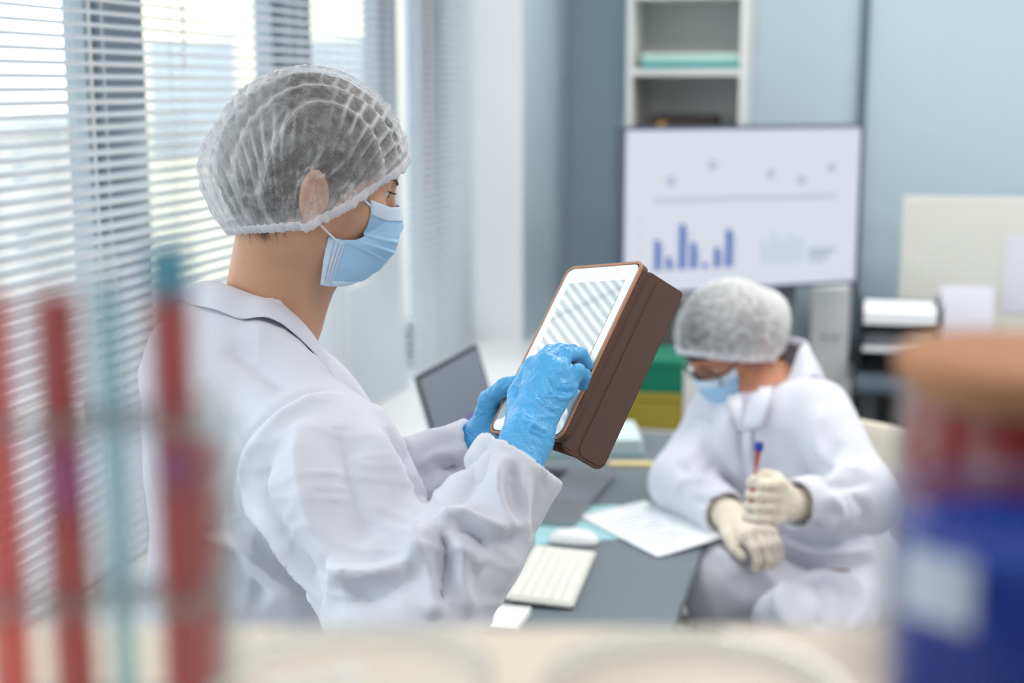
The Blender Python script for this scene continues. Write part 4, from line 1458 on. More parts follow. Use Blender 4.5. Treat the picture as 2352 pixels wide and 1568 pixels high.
def build_mask(H, parent, headf, pleats=True, NT=70, NS=40):
    """pleated mask: rows down the face, columns from the right edge round the nose to the left edge"""
    def interp(keys, t):
        keys = sorted(keys); x = [k[0] for k in keys]
        return np.stack([np.interp(t, x, [k[1][d] for k in keys]) for d in range(len(keys[0][1]))], -1)
    t = np.linspace(0, 1, NT); s = np.linspace(-1, 1, 2 * NS + 1)
    cen = interp([(0, (.1065, .016)), (.14, (.114, .000)), (.3, (.1175, -.020)), (.5, (.1165, -.042)), (.75, (.106, -.067)), (.9, (.093, -.079)), (1, (.083, -.0855))], t)
    edg = interp([(0, (.046, .058, .006)), (.2, (.054, .057, -.014)), (.40, (.064, .055, -.031)), (.5, (.056, .057, -.0375)), (.6, (.038, .060, -.0425)), (.68, (.021, .061, -.043)), (.84, (.025, .056, -.072)), (1, (.032, .045, -.101))], t)
    T, Sg = np.meshgrid(t, s, indexing='ij'); a = np.abs(Sg)
    k = np.cos(a * math.pi / 2) ** .75; ks = np.sin(a * math.pi / 2) ** .9
    x = edg[:, None, 0] + (cen[:, None, 0] - edg[:, None, 0]) * k
    y = edg[:, None, 1] * ks
    z = cen[:, None, 1] + (edg[:, None, 2] - cen[:, None, 1]) * (1 - np.cos(a * math.pi / 2) ** 1.3)
    # pleat folds fan out from the pinched middle of the side edge
    if pleats:
        off = np.zeros_like(T)
        for (tc, wd, h) in ((.36, .05, .0065), (.50, .05, .0075), (.63, .06, .007)):
            tt = tc + .03 * (a - .5)
            saw = np.where(T > tt, np.exp(-((T - tt) / wd)), np.exp(-((T - tt) / .012) ** 2))
            off += h * saw * np.clip((a - .18) * 2.5, 0, 1) * (.25 + .75 * np.sin(np.pi * np.clip(a, 0, 1)))
        nx_ = np.cos(a * math.pi / 2 * .9)
        x += off * nx_; y += off * (1 - nx_)
    p = np.stack([x, y * np.sign(Sg), z], -1).reshape(-1, 3)
    for _ in range(3):
        W = H.w(p); d = headf(W) / H.sc
        dirv = p - np.array([.0, 0, -.03]); dirv /= np.linalg.norm(dirv, axis=1)[:, None]
        p = p + dirv * np.maximum(.0022 - d, 0)[:, None]
    G = H.w(p).reshape(NT, 2 * NS + 1, 3)
    def patch(r0, r1, c0, c1, name, m, par, lift=0.0, th=.0011):
        g_ = G[r0:r1 + 1, c0:c1 + 1]
        if lift:
            ctr = H.w((.0, 0, -.03)); dv = g_ - ctr; dv /= np.linalg.norm(dv, axis=-1)[..., None]; g_ = g_ + dv * lift
        nr, nc = g_.shape[:2]
        i, j = np.meshgrid(np.arange(nr - 1), np.arange(nc - 1), indexing='ij')
        f = np.stack([i * nc + j, i * nc + j + 1, (i + 1) * nc + j + 1, (i + 1) * nc + j], -1).reshape(-1, 4)
        o = np_mesh(name, g_.reshape(-1, 3), f, m, par)
        sm = o.modifiers.new('solid', 'SOLIDIFY'); sm.thickness = th; sm.offset = 0
        return o
    mk = patch(0, NT - 1, 0, 2 * NS, 'face_mask', M['mask'], parent)
    patch(0, int(NT * .155), 0, 2 * NS, 'nose_strip', M['mask_edge'], mk, .0009)
    dots = mat('mask_dot', (130, 160, 196), .8) if 'mask_dot' not in bpy.data.materials else bpy.data.materials['mask_dot']
    for (c0, c1) in ((0, 4), (2 * NS - 4, 2 * NS)):
        patch(int(NT * .66), NT - 1, c0, c1, 'edge_binding', M['mask_edge'], mk, .0009)
    patch(NT - 4, NT - 1, 4, 2 * NS - 4, 'lower_hem', M['mask_edge'], mk, .0008)
    return mk, G, NS, NT


def build_eye(H, parent, side, iris=(70, 50, 40)):
    c = np.array([.0715, .0315 * side, .0255])
    o = MB().lathe([(.0002, -.0125)] + [(.0125 * math.sin(a), -.0125 * math.cos(a)) for a in np.linspace(.12, math.pi - .12, 16)] + [(.0002, .0125)], (0, 0, 0), 24)
    # axis of the lathe (z) is turned to the gaze
    gz = nrm((.93, -.05 * side, -.30)); gx = nrm(np.cross((0, 1, 0), gz)); gy = np.cross(gz, gx)
    Rg = np.stack([gx, gy, gz], 1)
    o.v = [tuple(H.w(c + Rg @ np.array(v))) for v in o.v]
    e = o.build('eyeball', mat('eye_white', (232, 226, 222), .15) if 'eye_white' not in bpy.data.materials else bpy.data.materials['eye_white'], parent, smooth=True)
    for nm, r, rgb, up in (('iris', .0066, iris, .0112), ('pupil', .0030, (12, 10, 10), .0125)):
        m = MB().lathe([(r, up), (r * .6, up + .0011), (.0003, up + .0015)], (0, 0, 0), 20)
        m.v = [tuple(H.w(c + Rg @ np.array(v))) for v in m.v]
        m.build(nm, mat(nm + '_colour', rgb, .15) if nm + '_colour' not in bpy.data.materials else bpy.data.materials[nm + '_colour'], e, smooth=True)


def strands(H, parent, name, roots, m):
    """tapered hairs, each a short curved tube; roots: list of head-frame polylines with radius"""
    mb = MB()
    for poly, r in roots:
        pts = [H.w(q) for q in poly]
        mb.tube(pts, [r * (1 - .85 * i / (len(pts) - 1)) for i in range(len(pts))], 4)
    o = mb.build(name, m, parent, smooth=True)
    o['kind'] = 'stuff'
    return o
# ================================================================== tablet held by the standing woman
t_BR, t_TR, t_TL = pt(1288, 1007, 1.58), pt(1481, 600, 1.65), pt(1318, 622, 1.758)
tu = nrm(t_TR - t_BR); TLEN = np.linalg.norm(t_TR - t_BR)
tv_ = t_TR - t_TL; tv_ = nrm(tv_ - tu * (tv_ @ tu)); TWID = .146
tn = np.cross(tv_, tu); tn = tn if tn @ (_c - t_TR) > 0 else -tn      # towards the reader
tC = (t_BR + t_TR) / 2 - tv_ * TWID / 2
tab = thing('tablet', 'tablet computer in a brown folio case held by the standing woman', 'tablet', tC)
case_m = mat('brown_leather', (92, 60, 50), .62, vary=.10, scale=120, bump=.15, bscale=900)
edge_m = mat('tan_edge', (188, 138, 108), .5, vary=.06)
suede = mat('brown_suede', (94, 70, 64), .9, vary=.07, scale=250, sheen=.3)
MB().prism(rrect(TWID, TLEN, .012, 8), tC - tn * .012, tv_, tu, tn, .0105).build('case_shell', case_m, tab, bevel=.0025, seg=3)
# rim of the case
def ring(o, w, h, r, t, hgt):
    a = rrect(w, h, r, 8); b = rrect(w - 2 * t, h - 2 * t, max(r - t, .002), 8); n = len(a)
    vs = [o + tv_ * x + tu * y for x, y in a] + [o + tv_ * x + tu * y for x, y in b]
    vs += [q + tn * hgt for q in vs]
    fs = []
    for i in range(n):
        j = (i + 1) % n
        fs += [(i, j, 2 * n + j, 2 * n + i), (n + i, 3 * n + i, 3 * n + j, n + j), (2 * n + i, 2 * n + j, 3 * n + j, 3 * n + i), (i, n + i, n + j, j)]
    return MB().add(vs, fs)
ring(tC - tn * .002, TWID + .001, TLEN + .001, .012, .0035, .0035).build('case_rim', edge_m, tab, bevel=.0008)
MB().prism(rrect(TWID - .008, TLEN - .008, .010, 8), tC - tn * .0015, tv_, tu, tn, .0025).build('bezel', mat('white_bezel_glass', (226, 236, 238), .04, spec=.9, coat=1.0), tab)
gm = bpy.data.materials.new('tablet_display'); gm.use_nodes = True
_p = gm.node_tree.nodes['Principled BSDF']
_p.inputs['Base Color'].default_value = lin((66, 90, 96)); _p.inputs['Roughness'].default_value = .03
_p.inputs['Specular IOR Level'].default_value = 1.0; _p.inputs['IOR'].default_value = 2.0; _p.inputs['Coat Weight'].default_value = 1.0; _p.inputs['Coat Roughness'].default_value = .02
MB().prism(rrect(TWID - .036, TLEN - .050, .001, 1), tC + tn * .0010, tv_, tu, tn, .0004).build('display', gm, tab)
# spine strip and folded-back cover with its three creased panels
e0 = tC + tv_ * (TWID / 2) - tn * .006
fw_ = _r * .050 - _u * .0285 + _f * .015; fw_ = fw_ - tu * (fw_ @ tu); FWD = .058; fw_ = nrm(fw_)
fnn = np.cross(fw_, tu); fnn = fnn if fnn @ (_c - e0) > 0 else -fnn
FC = e0 - tu * .006 - fnn * .006 + fw_ * FWD / 2
# the rest of the cover is folded back towards the rear of the case
rb = e0 + fw_ * FWD - fnn * .010; rt_ = tC - tn * .014 - tv_ * .01 - tu * 0; rdir = rt_ - rb; rdir = rdir - tu * (rdir @ tu); RWD = np.linalg.norm(rdir); rdir = nrm(rdir)
rn = np.cross(rdir, tu)
cov = MB().prism(rrect(FWD, TLEN + .004, .012, 8), FC - fnn * .0035, fw_, tu, fnn, .0035).build('cover_flap', case_m, tab, bevel=.001)
MB().prism(rrect(FWD * .26, TLEN - .004, .004, 4), FC - fw_ * FWD * .33, fw_, tu, fnn, .0011).build('cover_panel', suede, cov, bevel=.0006)
MB().prism(rrect(FWD * .60, TLEN - .004, .010, 8), FC + fw_ * FWD * .165, fw_, tu, fnn, .0012).build('cover_panel', suede, cov, bevel=.0008)
MB().prism(rrect(RWD, TLEN, .008, 6), rb + rdir * RWD / 2, rdir, tu, rn, .003).build('folded_panel', case_m, tab, bevel=.001)
MB().obox(e0 - fnn * .004, fw_, tu, fnn, .006, TLEN / 2 - .012, .002).build('hinge_strip', case_m, tab, bevel=.001)

# ================================================================== the standing woman
W1 = thing('person', 'standing woman in white lab coat and hair cap reading a tablet', 'person', (0, 0, 0))
HA = math.radians(18)
Fh = rh * math.cos(HA) + fh * math.sin(HA)
_L = np.cross(Z_, Fh)
ear = pt(742, 452, 1.630)
H1 = Head(ear + _L * .0715, Fh, math.radians(18), 0.0, .985)
TA = math.radians(32)
Ft = rh * math.cos(TA) + fh * math.sin(TA); Lt = np.cross(Z_, Ft)
S_R, S_L = pt(718, 1002, 1.575), pt(446, 855, 1.87)
E_R, W_R = pt(935, 1470, 1.45), pt(1200, 1050, 1.49)
E_L, W_L = pt(722, 1175, 1.80), pt(1092, 1034, 1.742)
mid = (S_R + S_L) / 2
org = np.array([mid[0], mid[1], 0])
W1.location = tuple(org)
bpy.context.view_layer.update()
nb = pt(612, 735, 1.74)        # neck base
hd = H1.w((-.03, 0, -.035))

def body1(P):
    d = H1.sdf(P)
    d = smin(d, rcone(P, hd, nb, .047, .055), .030)
    d = smin(d, rcone(P, H1.w((.02, 0, -.05)), nb + Ft * .02, .040, .048), .03)
    tr = loft(P, org, Ft, Lt, [(.80, 0, 0, .155, .10), (.95, 0, 0, .17, .11), (1.06, 0, 0, .135, .09), (1.16, .0, 0, .13, .085), (1.23, -.005, 0, .12, .065), (1.29, -.01, 0, .05, .045)])
    d = smin(d, tr, .05)
    for S, E, Wt in ((S_R, E_R, W_R), (S_L, E_L, W_L)):
        d = smin(d, rcone(P, S, E, .040, .034), .03)
        d = smin(d, rcone(P, E, E + (Wt - E) * .85, .036, .022), .01)
    for s in (-1, 1):
        hip = org + Lt * s * .085 + Z_ * .86; kn = org + Lt * s * .095 + Ft * .01 + Z_ * .46; an = org + Lt * s * .10 + Z_ * .09
        d = smin(d, rcone(P, hip, kn, .075, .05), .03)
        d = smin(d, rcone(P, kn, an, .05, .034), .02)
        d = smin(d, rcone(P, an - Z_ * .03, an + Ft * .15 - Z_ * .05, .04, .032), .02)
    return d

bb0 = np.minimum.reduce([org - .32, S_R - .1, E_R - .1, W_R - .1, S_L - .1, H1.O - .14]); bb1 = np.maximum.reduce([org + .32, S_L + .1, W_R + .1, W_L + .1, H1.O + .14])
hx0, hx1 = H1.O - .135, H1.O + .135
xs = axis(bb0[0], bb1[0], .0022, .010, hx0[0], hx1[0]); ys = axis(bb0[1], bb1[1], .0022, .010, hx0[1], hx1[1]); zs = axis(.0, 1.66, .0022, .012, 1.30, 1.66)
v, f = nets(body1, xs, ys, zs)
v = relax(v, f, 1, .35)
np_mesh('body', v, f, M['skin'], W1)
build_eye(H1, W1, -1); build_eye(H1, W1, 1)

# hair under the cap
def hair1(P):
    q = H1.l(P)
    d = ell(q, (-.012, 0, .045), (.1005, .0785, .0905))
    d = smin(d, ell(q, (-.066, 0, .010), (.050, .064, .062)), .03)
    nk = np.minimum(H1.sdf(P, False, False), rcone(P, hd, nb, .047, .055)) / H1.sc - .0045
    d = smin(d, nk, .02)
    line = np.interp(q[:, 0], [-.12, -.05, -.025, -.005, .012, .022, .04, .085], [-.062, -.062, -.050, -.024, -.022, .010, .030, .058])
    d = smax(d, (line - q[:, 2]) * .6, .006)
    A = q.copy(); A[:, 1] = np.abs(A[:, 1])
    d = smax(d, -ell(A, (-.011, .085, -.004), (.0195, .030, .0335)), .004)      # hair is combed clear of the ears
    return d * H1.sc
xs = np.arange(hx0[0], hx1[0], .0035); ys = np.arange(hx0[1], hx1[1], .0035); zs = np.arange(1.36, 1.66, .0035)
v, f = nets(hair1, xs, ys, zs)
n = normals(v, f); q = H1.l(v)
v = v + n * (np.sin(q[:, 2] * 700 + 300 * q[:, 0] + 3 * nz(q, 40, 3)) * .0008)[:, None]
np_mesh('hair', v, f, M['hair'], W1)
rs = random.Random(5)
rt = []
for k in range(34):          # short hairs on the nape
    x0, y0 = rs.uniform(-.075, -.032), -rs.uniform(.030, .060)
    b = np.array([x0, y0, -.052 + (x0 + .05) * .35 + rs.uniform(-.004, .006)])
    w_ = H1.w(b)[None]; dd = body1(w_)[0]
    dirn = nrm(np.array([b[0] + .02, b[1], 0])); b = b - dirn * (dd - .001)
    ln = rs.uniform(.008, .018)
    dr = nrm(np.array([rs.uniform(.3, 1.0), -.1, -rs.uniform(.5, .9)]))
    poly = []
    for s_ in (0, .33, .66, 1):
        c = b + dr * ln * s_ + np.array([0, 0, -.004 * s_ * s_])
        dd = body1(H1.w(c)[None])[0]
        dn = nrm(np.array([c[0] + .02, c[1], 0]))
        poly.append(c - dn * (dd - .0012))
    rt.append((poly, .00035))
strands(H1, W1, 'nape_hair', rt, M['hair'])
rt = []
for s in (-1, 1):
    for k in range(26):      # brows
        u_ = k / 25
        c = np.array([.0955 - .030 * u_ ** 1.6, s * (.010 + .040 * u_), .0415 + .007 * math.sin(u_ * 2.2) - .004 * u_])
        dd = body1(H1.w(c)[None])[0] / H1.sc
        c = c - nrm((c[0] - .03, c[1], 0)) * (dd - .0006)
        e = c + np.array([-.004, s * .007, .002 - .006 * u_])
        dd = body1(H1.w(e)[None])[0] / H1.sc
        e = e - nrm((e[0] - .03, e[1], 0)) * (dd - .0012)
        rt.append(([c - np.array([0, 0, .002]), e], .0016))
strands(H1, W1, 'eyebrows', rt, M['hair'])
rt = []
for s in (-1, 1):
    for k in range(16):      # lashes
        a = math.radians(-50 + 105 * k / 15)
        c = np.array([.0715, .0315 * s, .0255]) + .0150 * np.array([math.cos(a) * .96, s * math.sin(a), .20])
        dirv = np.array([math.cos(a), s * math.sin(a) * 1.2, -.15])
        rt.append(([c, c + dirv * .004 + np.array([0, 0, -.0008]), c + dirv * .008 + np.array([0, 0, .0016])], .0005))
strands(H1, W1, 'eyelashes', rt, M['hair'])

build_cap(H1, W1, seed=4, push=[lambda P: H1.sdf(P, True, False), hair1])
mk, G1, NS1, NT1 = build_mask(H1, W1, lambda P: H1.sdf(P, False, True))
# welded dots along the side bindings
for cols in ((1, 2, 3), (2 * NS1 - 1, 2 * NS1 - 2, 2 * NS1 - 3)):
    m = MB(); ctr = H1.w((.0, 0, -.03))
    for r_ in np.linspace(NT1 * .69, NT1 - 3, 26):
        for c_ in cols:
            p_ = G1[int(r_), c_] * (1 - r_ % 1) + G1[min(int(r_) + 1, NT1 - 1), c_] * (r_ % 1)
            o_ = nrm(p_ - ctr); a_ = nrm(np.cross(o_, Z_)); b_ = np.cross(o_, a_)
            m.obox(p_ + o_ * .0017, a_, b_, o_, .0006, .0005, .0002)
    m.build('weld_dots', bpy.data.materials['mask_dot'], mk)['kind'] = 'stuff'
# ear loops
def loop(pts, nm='ear_loop'):
    c = []
    for q in catmull(pts, 6):
        q = np.array(q)
        for _ in range(2):
            dd = H1.sdf(H1.w(q)[None], False, False)[0] / H1.sc
            if dd < .0015:
                q = q + nrm((q[0] * .3, q[1], 0)) * (.0015 - dd)
        c.append(H1.w(q))
    MB().tube(c, .0013, 8).build(nm, mat('loop_elastic', (238, 238, 240), .7) if 'loop_elastic' not in bpy.data.materials else bpy.data.materials['loop_elastic'], mk, smooth=True)
for s in (-1, 1):
    A_ = np.array([.060, .058 * s, .004]); D_ = np.array([.032, .0625 * s, -.045])
    loop([A_, (.040, .070 * s, .014), (.012, .076 * s, .026), (-.004, .074 * s, .030)])
    loop([D_, (.014, .070 * s, -.036), (-.004, .077 * s, -.026), (-.020, .082 * s, -.012)])

# ------------------------------------------------------------------ her coat
ax_f = nrm(W_R - E_R); ax_l = nrm(W_L - E_L)
def coat1(P):
    d = loft(P, org, Ft, Lt, [(.46, .02, 0, .215, .18), (.80, .01, 0, .20, .16), (.95, .01, 0, .190, .138), (1.07, .004, 0, .168, .122), (1.17, -.004, 0, .166, .116), (1.24, -.014, .0, .158, .104), (1.29, -.018, .005, .135, .092), (1.335, -.010, .010, .084, .074), (1.36, -.003, .010, .058, .060)])
    d = smin(d, rcone(P, S_R + Lt * .03, S_R + (E_R - S_R) * .30, .066, .076), .05)
    a = rcone(P, S_R + (E_R - S_R) * .15, E_R, .076, .068)
    d = smin(d, a, .045)
    fa = rcone(P, E_R, E_R + (W_R - E_R) * .5, .066, .056)
    fa = smin(fa, rcone(P, E_R + (W_R - E_R) * .5, W_R + ax_f * .004, .056, .051), .02)
    fa = smax(fa, (P - W_R) @ ax_f, .004)
    d = smin(d, fa, .03)
    d = smax(d, -rcone(P, W_R - ax_f * .03, W_R + ax_f * .08, .043, .049), .003)
    d = smin(d, rcone(P, S_L - Lt * .03, S_L + (E_L - S_L) * .30, .070, .078), .05)
    b = rcone(P, S_L + (E_L - S_L) * .2, E_L, .074, .062)
    fb = rcone(P, E_L, W_L + ax_l * .004, .058, .040)
    fb = smax(fb, (P - W_L) @ ax_l, .004)
    b = smin(b, fb, .03)
    d = smin(d, b, .035)
    d = smax(d, -rcone(P, W_L - ax_l * .03, W_L + ax_l * .08, .032, .037), .003)
    # neck opening
    d = smax(d, -rcone(P, nb + Z_ * .005 - Ft * .004, nb + Z_ * .12 + Ft * .05, .060, .075), .008)
    return d
lo = np.minimum.reduce([org - .36, E_R - .12, W_R - .1]); hi = np.maximum.reduce([org + .36, W_R + .1, W_L + .1])
xs = np.arange(lo[0], hi[0], .0042); ys = np.arange(lo[1], hi[1], .0042); zs = axis(.44, 1.40, .0042, .015, 1.0, 1.40)
v, f = nets(coat1, xs, ys, zs)
v = relax(v, f, 2, .4)
folds1 = [
    # armhole seam and shoulder
    ([(775, 888), (690, 905), (610, 960), (555, 1030), (533, 1110), (540, 1180)], -.0035, .006),
    ([(790, 905), (700, 925), (625, 980), (575, 1050), (556, 1130)], .004, .012),
    # long folds down the upper sleeve
    ([(700, 960), (690, 1050), (705, 1150), (745, 1250), (800, 1330)], .007, .016),
    ([(640, 1010), (600, 1110), (640, 1210), (700, 1300), (745, 1385)], -.006, .014),
    ([(560, 1130), (610, 1200), (670, 1290), (735, 1380)], .006, .012),
    ([(780, 980), (800, 1080), (830, 1180), (860, 1240)], -.006, .02),
    ([(850, 960), (890, 1050), (930, 1130), (965, 1180)], .006, .016),
    ([(880, 985), (935, 1075), (985, 1165)], -.007, .010),
    # heavy folds pulled to the bent elbow
    ([(985, 1205), (975, 1270), (900, 1320), (820, 1325), (760, 1300)], .013, .013),
    ([(960, 1290), (890, 1350), (800, 1370)], -.010, .016),
    ([(985, 1195), (990, 1280), (995, 1370), (990, 1420)], .008, .010),
    ([(1010, 1215), (1015, 1300), (1012, 1400)], -.010, .010),
    ([(1015, 1190), (1060, 1260), (1060, 1330), (1075, 1420)], .008, .010),
    ([(1045, 1240), (1085, 1275), (1100, 1300)], .007, .008),
    ([(1010, 1190), (1060, 1180), (1110, 1200), (1165, 1220)], .011, .010),
    ([(1025, 1225), (1080, 1225), (1130, 1260)], -.008, .010),
    ([(1020, 1165), (1070, 1130), (1100, 1060), (1120, 1010)], -.006, .014),
    ([(1160, 1040), (1145, 1120), (1160, 1180), (1175, 1222)], .008, .011),
    ([(1195, 1060), (1200, 1150), (1195, 1250), (1150, 1360)], .006, .013),
    ([(1180, 1060), (1178, 1130), (1185, 1200)], -.006, .010),
    ([(1235, 1060), (1235, 1150), (1200, 1260), (1160, 1350)], -.004, .010),
    # cuff stitch line
    ([(1118, 1012), (1165, 1000), (1215, 1020), (1245, 1075), (1256, 1140)], -.0018, .003),
    # back and shoulder blades
    ([(560, 745), (640, 790), (740, 850), (800, 880)], .006, .020),
    ([(520, 790), (600, 850), (660, 900)], -.005, .018),
    ([(470, 860), (450, 960), (470, 1080), (520, 1180)], .006, .025),
    ([(420, 900), (395, 1000), (400, 1120), (430, 1250)], -.005, .022),
    ([(520, 1200), (580, 1270), (640, 1330), (720, 1370)], .008, .012),
    ([(500, 1260), (560, 1320), (620, 1380)], -.007, .014),
    # the far sleeve
    ([(960, 1075), (1010, 1045), (1070, 1040)], .005, .009),
    ([(1000, 1090), (1050, 1070), (1085, 1050)], -.006, .008),
    ([(965, 1130), (1000, 1110), (1030, 1100)], .006, .010),
    # front edge below the collar
    ([(810, 850), (870, 950), (930, 1050)], .005, .010),
]
v = drape_folds(v, f, [(p_, h_ * 2.0, w_ * .85) for p_, h_, w_ in folds1])
n = normals(v, f)
# small wrinkles that gather across the sleeves and run down the back
al = np.clip(((v - S_R) @ nrm(E_R - S_R)), -.05, .5); aw = (v - E_R) @ ax_f
dA = np.minimum(rcone(v, S_R, E_R, 0, 0), rcone(v, E_R, W_R, 0, 0))
onarm = np.clip((.13 - dA) / .05, 0, 1)
elb = np.exp(-(np.linalg.norm(v - E_R - (S_R - E_R) * .15, axis=1) / .16) ** 2)
q1 = v + np.outer(al * 1.6, nrm(E_R - S_R)) + np.outer(aw * 1.6, ax_f)
r1 = np.clip(1 - np.abs(nz(q1, 26, 21)) * 1.3, 0, 1) ** 2.5
q2 = v * np.array([1, 1, .35])
r2 = np.clip(1 - np.abs(nz(q2, 30, 22)) * 1.3, 0, 1) ** 2.5
v = v + n * (.0016 * nz(v, 26, 5) + .0008 * nz(v, 60, 6) + r1 * onarm * (.0012 + .0030 * elb) * np.clip((np.linalg.norm(W_R - E_R) - .035 - aw) / .03, 0, 1) + r2 * (1 - onarm) * .0028)[:, None]
coat_o = np_mesh('lab_coat', v, f, M['coat'], W1)

# collar: folded strip round the neck, open at the throat
tree1 = BVHTree.FromPolygons([tuple(p) for p in v], [tuple(int(i) for i in q) for q in f])
def collar(parent, cm, tree, nb, F, L, name='collar', a0=24, r0=.057, up=.050, wid=.038, front=.055, side=.45):
    rows, cols = 10, 60
    vs = []
    for c in range(cols + 1):
        a = math.radians(a0 + (360 - 2 * a0) * c / cols)
        rad = F * math.cos(a) + L * math.sin(a)
        h = -front * max(0, math.cos(a)) ** 1.2 + up * (side + (1 - side) * max(0, -math.cos(a))) - .02 * max(0, math.cos(a))
        r1 = r0 + .020 * max(0, math.cos(a))
        inner = nb + rad * (r1 - .006) + Z_ * (h - .028)
        top = nb + rad * r1 + Z_ * h
        wd = wid * (1 + .35 * max(0, math.cos(a)))
        out = nb + rad * (r1 + wd)
        hit = tree.ray_cast(Vector((out[0], out[1], top[2] + .05)), Vector((0, 0, -1)))
        zz = hit[0][2] + .005 if hit[0] is not None else top[2] - .05
        zz = min(zz, top[2] - .012)
        low = np.array([out[0], out[1], zz])
        for k in range(rows):
            t = k / (rows - 1)
            if t < .25:
                p = inner + (top - inner) * (t / .25)
            else:
                s_ = (t - .25) / .75
                bulge = math.sin(s_ * math.pi) * .008 + .002 * math.sin(c * .9) * s_
                p = top + (low - top) * s_ + rad * bulge * .6 + Z_ * bulge
            vs.append(p)
    n_ = rows
    i, j = np.meshgrid(np.arange(cols), np.arange(rows - 1), indexing='ij')
    f_ = np.stack([i * n_ + j, (i + 1) * n_ + j, (i + 1) * n_ + j + 1, i * n_ + j + 1], -1).reshape(-1, 4)
    o = np_mesh(name, np.array(vs), f_, cm, parent)
    sd = o.modifiers.new('solid', 'SOLIDIFY'); sd.thickness = .0028; sd.offset = 0
    sb = o.modifiers.new('sub', 'SUBSURF'); sb.levels = 1; sb.render_levels = 1
    return o
collar(W1, M['coat'], tree1, nb, Ft, Lt, wid=.054, up=.052)

# ------------------------------------------------------------------ gloves
def hand_sdf(P, wrist, arm_end, mcps, fingers, thumb, rw=.026, rp=.0130, rf=.0077, kf=.004):
    d = rcone(P, arm_end, wrist, rw + .003, rw)
    pal = None
    for m_ in mcps:
        c = rcone(P, wrist + (m_ - wrist) * .12, m_, rp + .004, rp - .0035)
        pal = c if pal is None else smin(pal, c, .012)
    for a, b in zip(mcps[:-1], mcps[1:]):
        pal = smin(pal, rcone(P, a, b, rp - .004, rp - .004), .008)
    d = smin(d, pal, .018)
    allf = None
    for ch in fingers:
        g_ = None
        for i in range(len(ch) - 1):
            r0 = rf * (1.05 - .08 * i); r1 = rf * (1.05 - .08 * (i + 1))
            c = rcone(P, ch[i], ch[i + 1], r0, r1)
            g_ = c if g_ is None else smin(g_, c, .003)
        allf = g_ if allf is None else smin(allf, g_, .0012)
    d = smin(d, allf, .005)
    g_ = None
    for i in range(len(thumb) - 1):
        c = rcone(P, thumb[i], thumb[i + 1], [.016, .0115, .0098][min(i, 2)], [.0115, .0098, .0085][min(i, 2)])
        g_ = c if g_ is None else smin(g_, c, .004)
    return smin(d, g_, .010)

def glove(name, parent, m_, fn, pts, res, axis_, wrist, folds=(), wr=.0010, seed=1):
    lo = np.min(pts, 0) - .035; hi = np.max(pts, 0) + .035
    v_, f_ = nets(fn, np.arange(lo[0], hi[0], res), np.arange(lo[1], hi[1], res), np.arange(lo[2], hi[2], res))
    v_ = relax(v_, f_, 1, .4)
    if folds:
        v_ = drape_folds(v_, f_, folds)
    n_ = normals(v_, f_)
    along = (v_ - wrist) @ axis_
    q = v_ + np.outer(along * 2.2, axis_)                       # creases run across the wrist
    rg = 1 - np.abs(nz(q, 170, seed)); rg = np.clip(rg, 0, 1) ** 3
    rg2 = 1 - np.abs(nz(v_, 150, seed + 1)); rg2 = np.clip(rg2, 0, 1) ** 3
    near = np.exp(-(np.clip(along, 0, 9) / .05) ** 2)
    v_ = v_ + n_ * ((rg * near * 1.5 + rg2 * (1 - .5 * near)) * wr)[:, None]
    return np_mesh(name, v_, f_, m_, parent)

wr_R = pt(1206, 1018, 1.520)
arm_R = W_R - ax_f * .03
mc = [pt(1226, 840, 1.578), pt(1254, 832, 1.562), pt(1285, 852, 1.550), pt(1302, 892, 1.545)]
fg = [[mc[0], pt(1262, 808, 1.612), pt(1290, 803, 1.640), pt(1308, 815, 1.660)],
      [mc[1], pt(1286, 805, 1.592), pt(1314, 805, 1.614), pt(1328, 820, 1.633)],
      [mc[2], pt(1302, 813, 1.566), pt(1334, 812, 1.588), pt(1350, 838, 1.606)],
      [mc[3], pt(1328, 852, 1.550), pt(1343, 862, 1.568), pt(1338, 884, 1.586)]]
th_ = [pt(1192, 985, 1.545), pt(1190, 905, 1.590), pt(1215, 850, 1.630), pt(1245, 830, 1.660)]
def gR(P):
    return hand_sdf(P, wr_R, arm_R, mc, fg, th_)
hax = nrm(mc[1] - wr_R)
gfolds = [([(1175, 940), (1215, 915), (1260, 935), (1310, 945)], .0022, .003), ([(1205, 1005), (1240, 960), (1290, 960)], .002, .003),
          ([(1265, 850), (1275, 890), (1300, 900), (1322, 898)], -.003, .0035), ([(1250, 860), (1262, 900), (1290, 915), (1322, 905)], .0026, .003),
          ([(1225, 870), (1228, 905), (1250, 930)], .002, .003), ([(1185, 890), (1215, 880), (1250, 850)], .0016, .004),
          ([(1165, 975), (1200, 965), (1245, 985), (1285, 1000)], .0022, .003), ([(1160, 990), (1205, 990), (1250, 1010)], -.0018, .003),
          ([(1195, 915), (1200, 950), (1230, 965)], .0018, .003), ([(1240, 890), (1243, 920), (1275, 950)], -.002, .0035)]
glove('glove', W1, M['glove_blue'], gR, np.array([wr_R, arm_R] + [q for c_ in fg for q in c_] + th_), .0014, hax, wr_R, gfolds, .0007, 2)

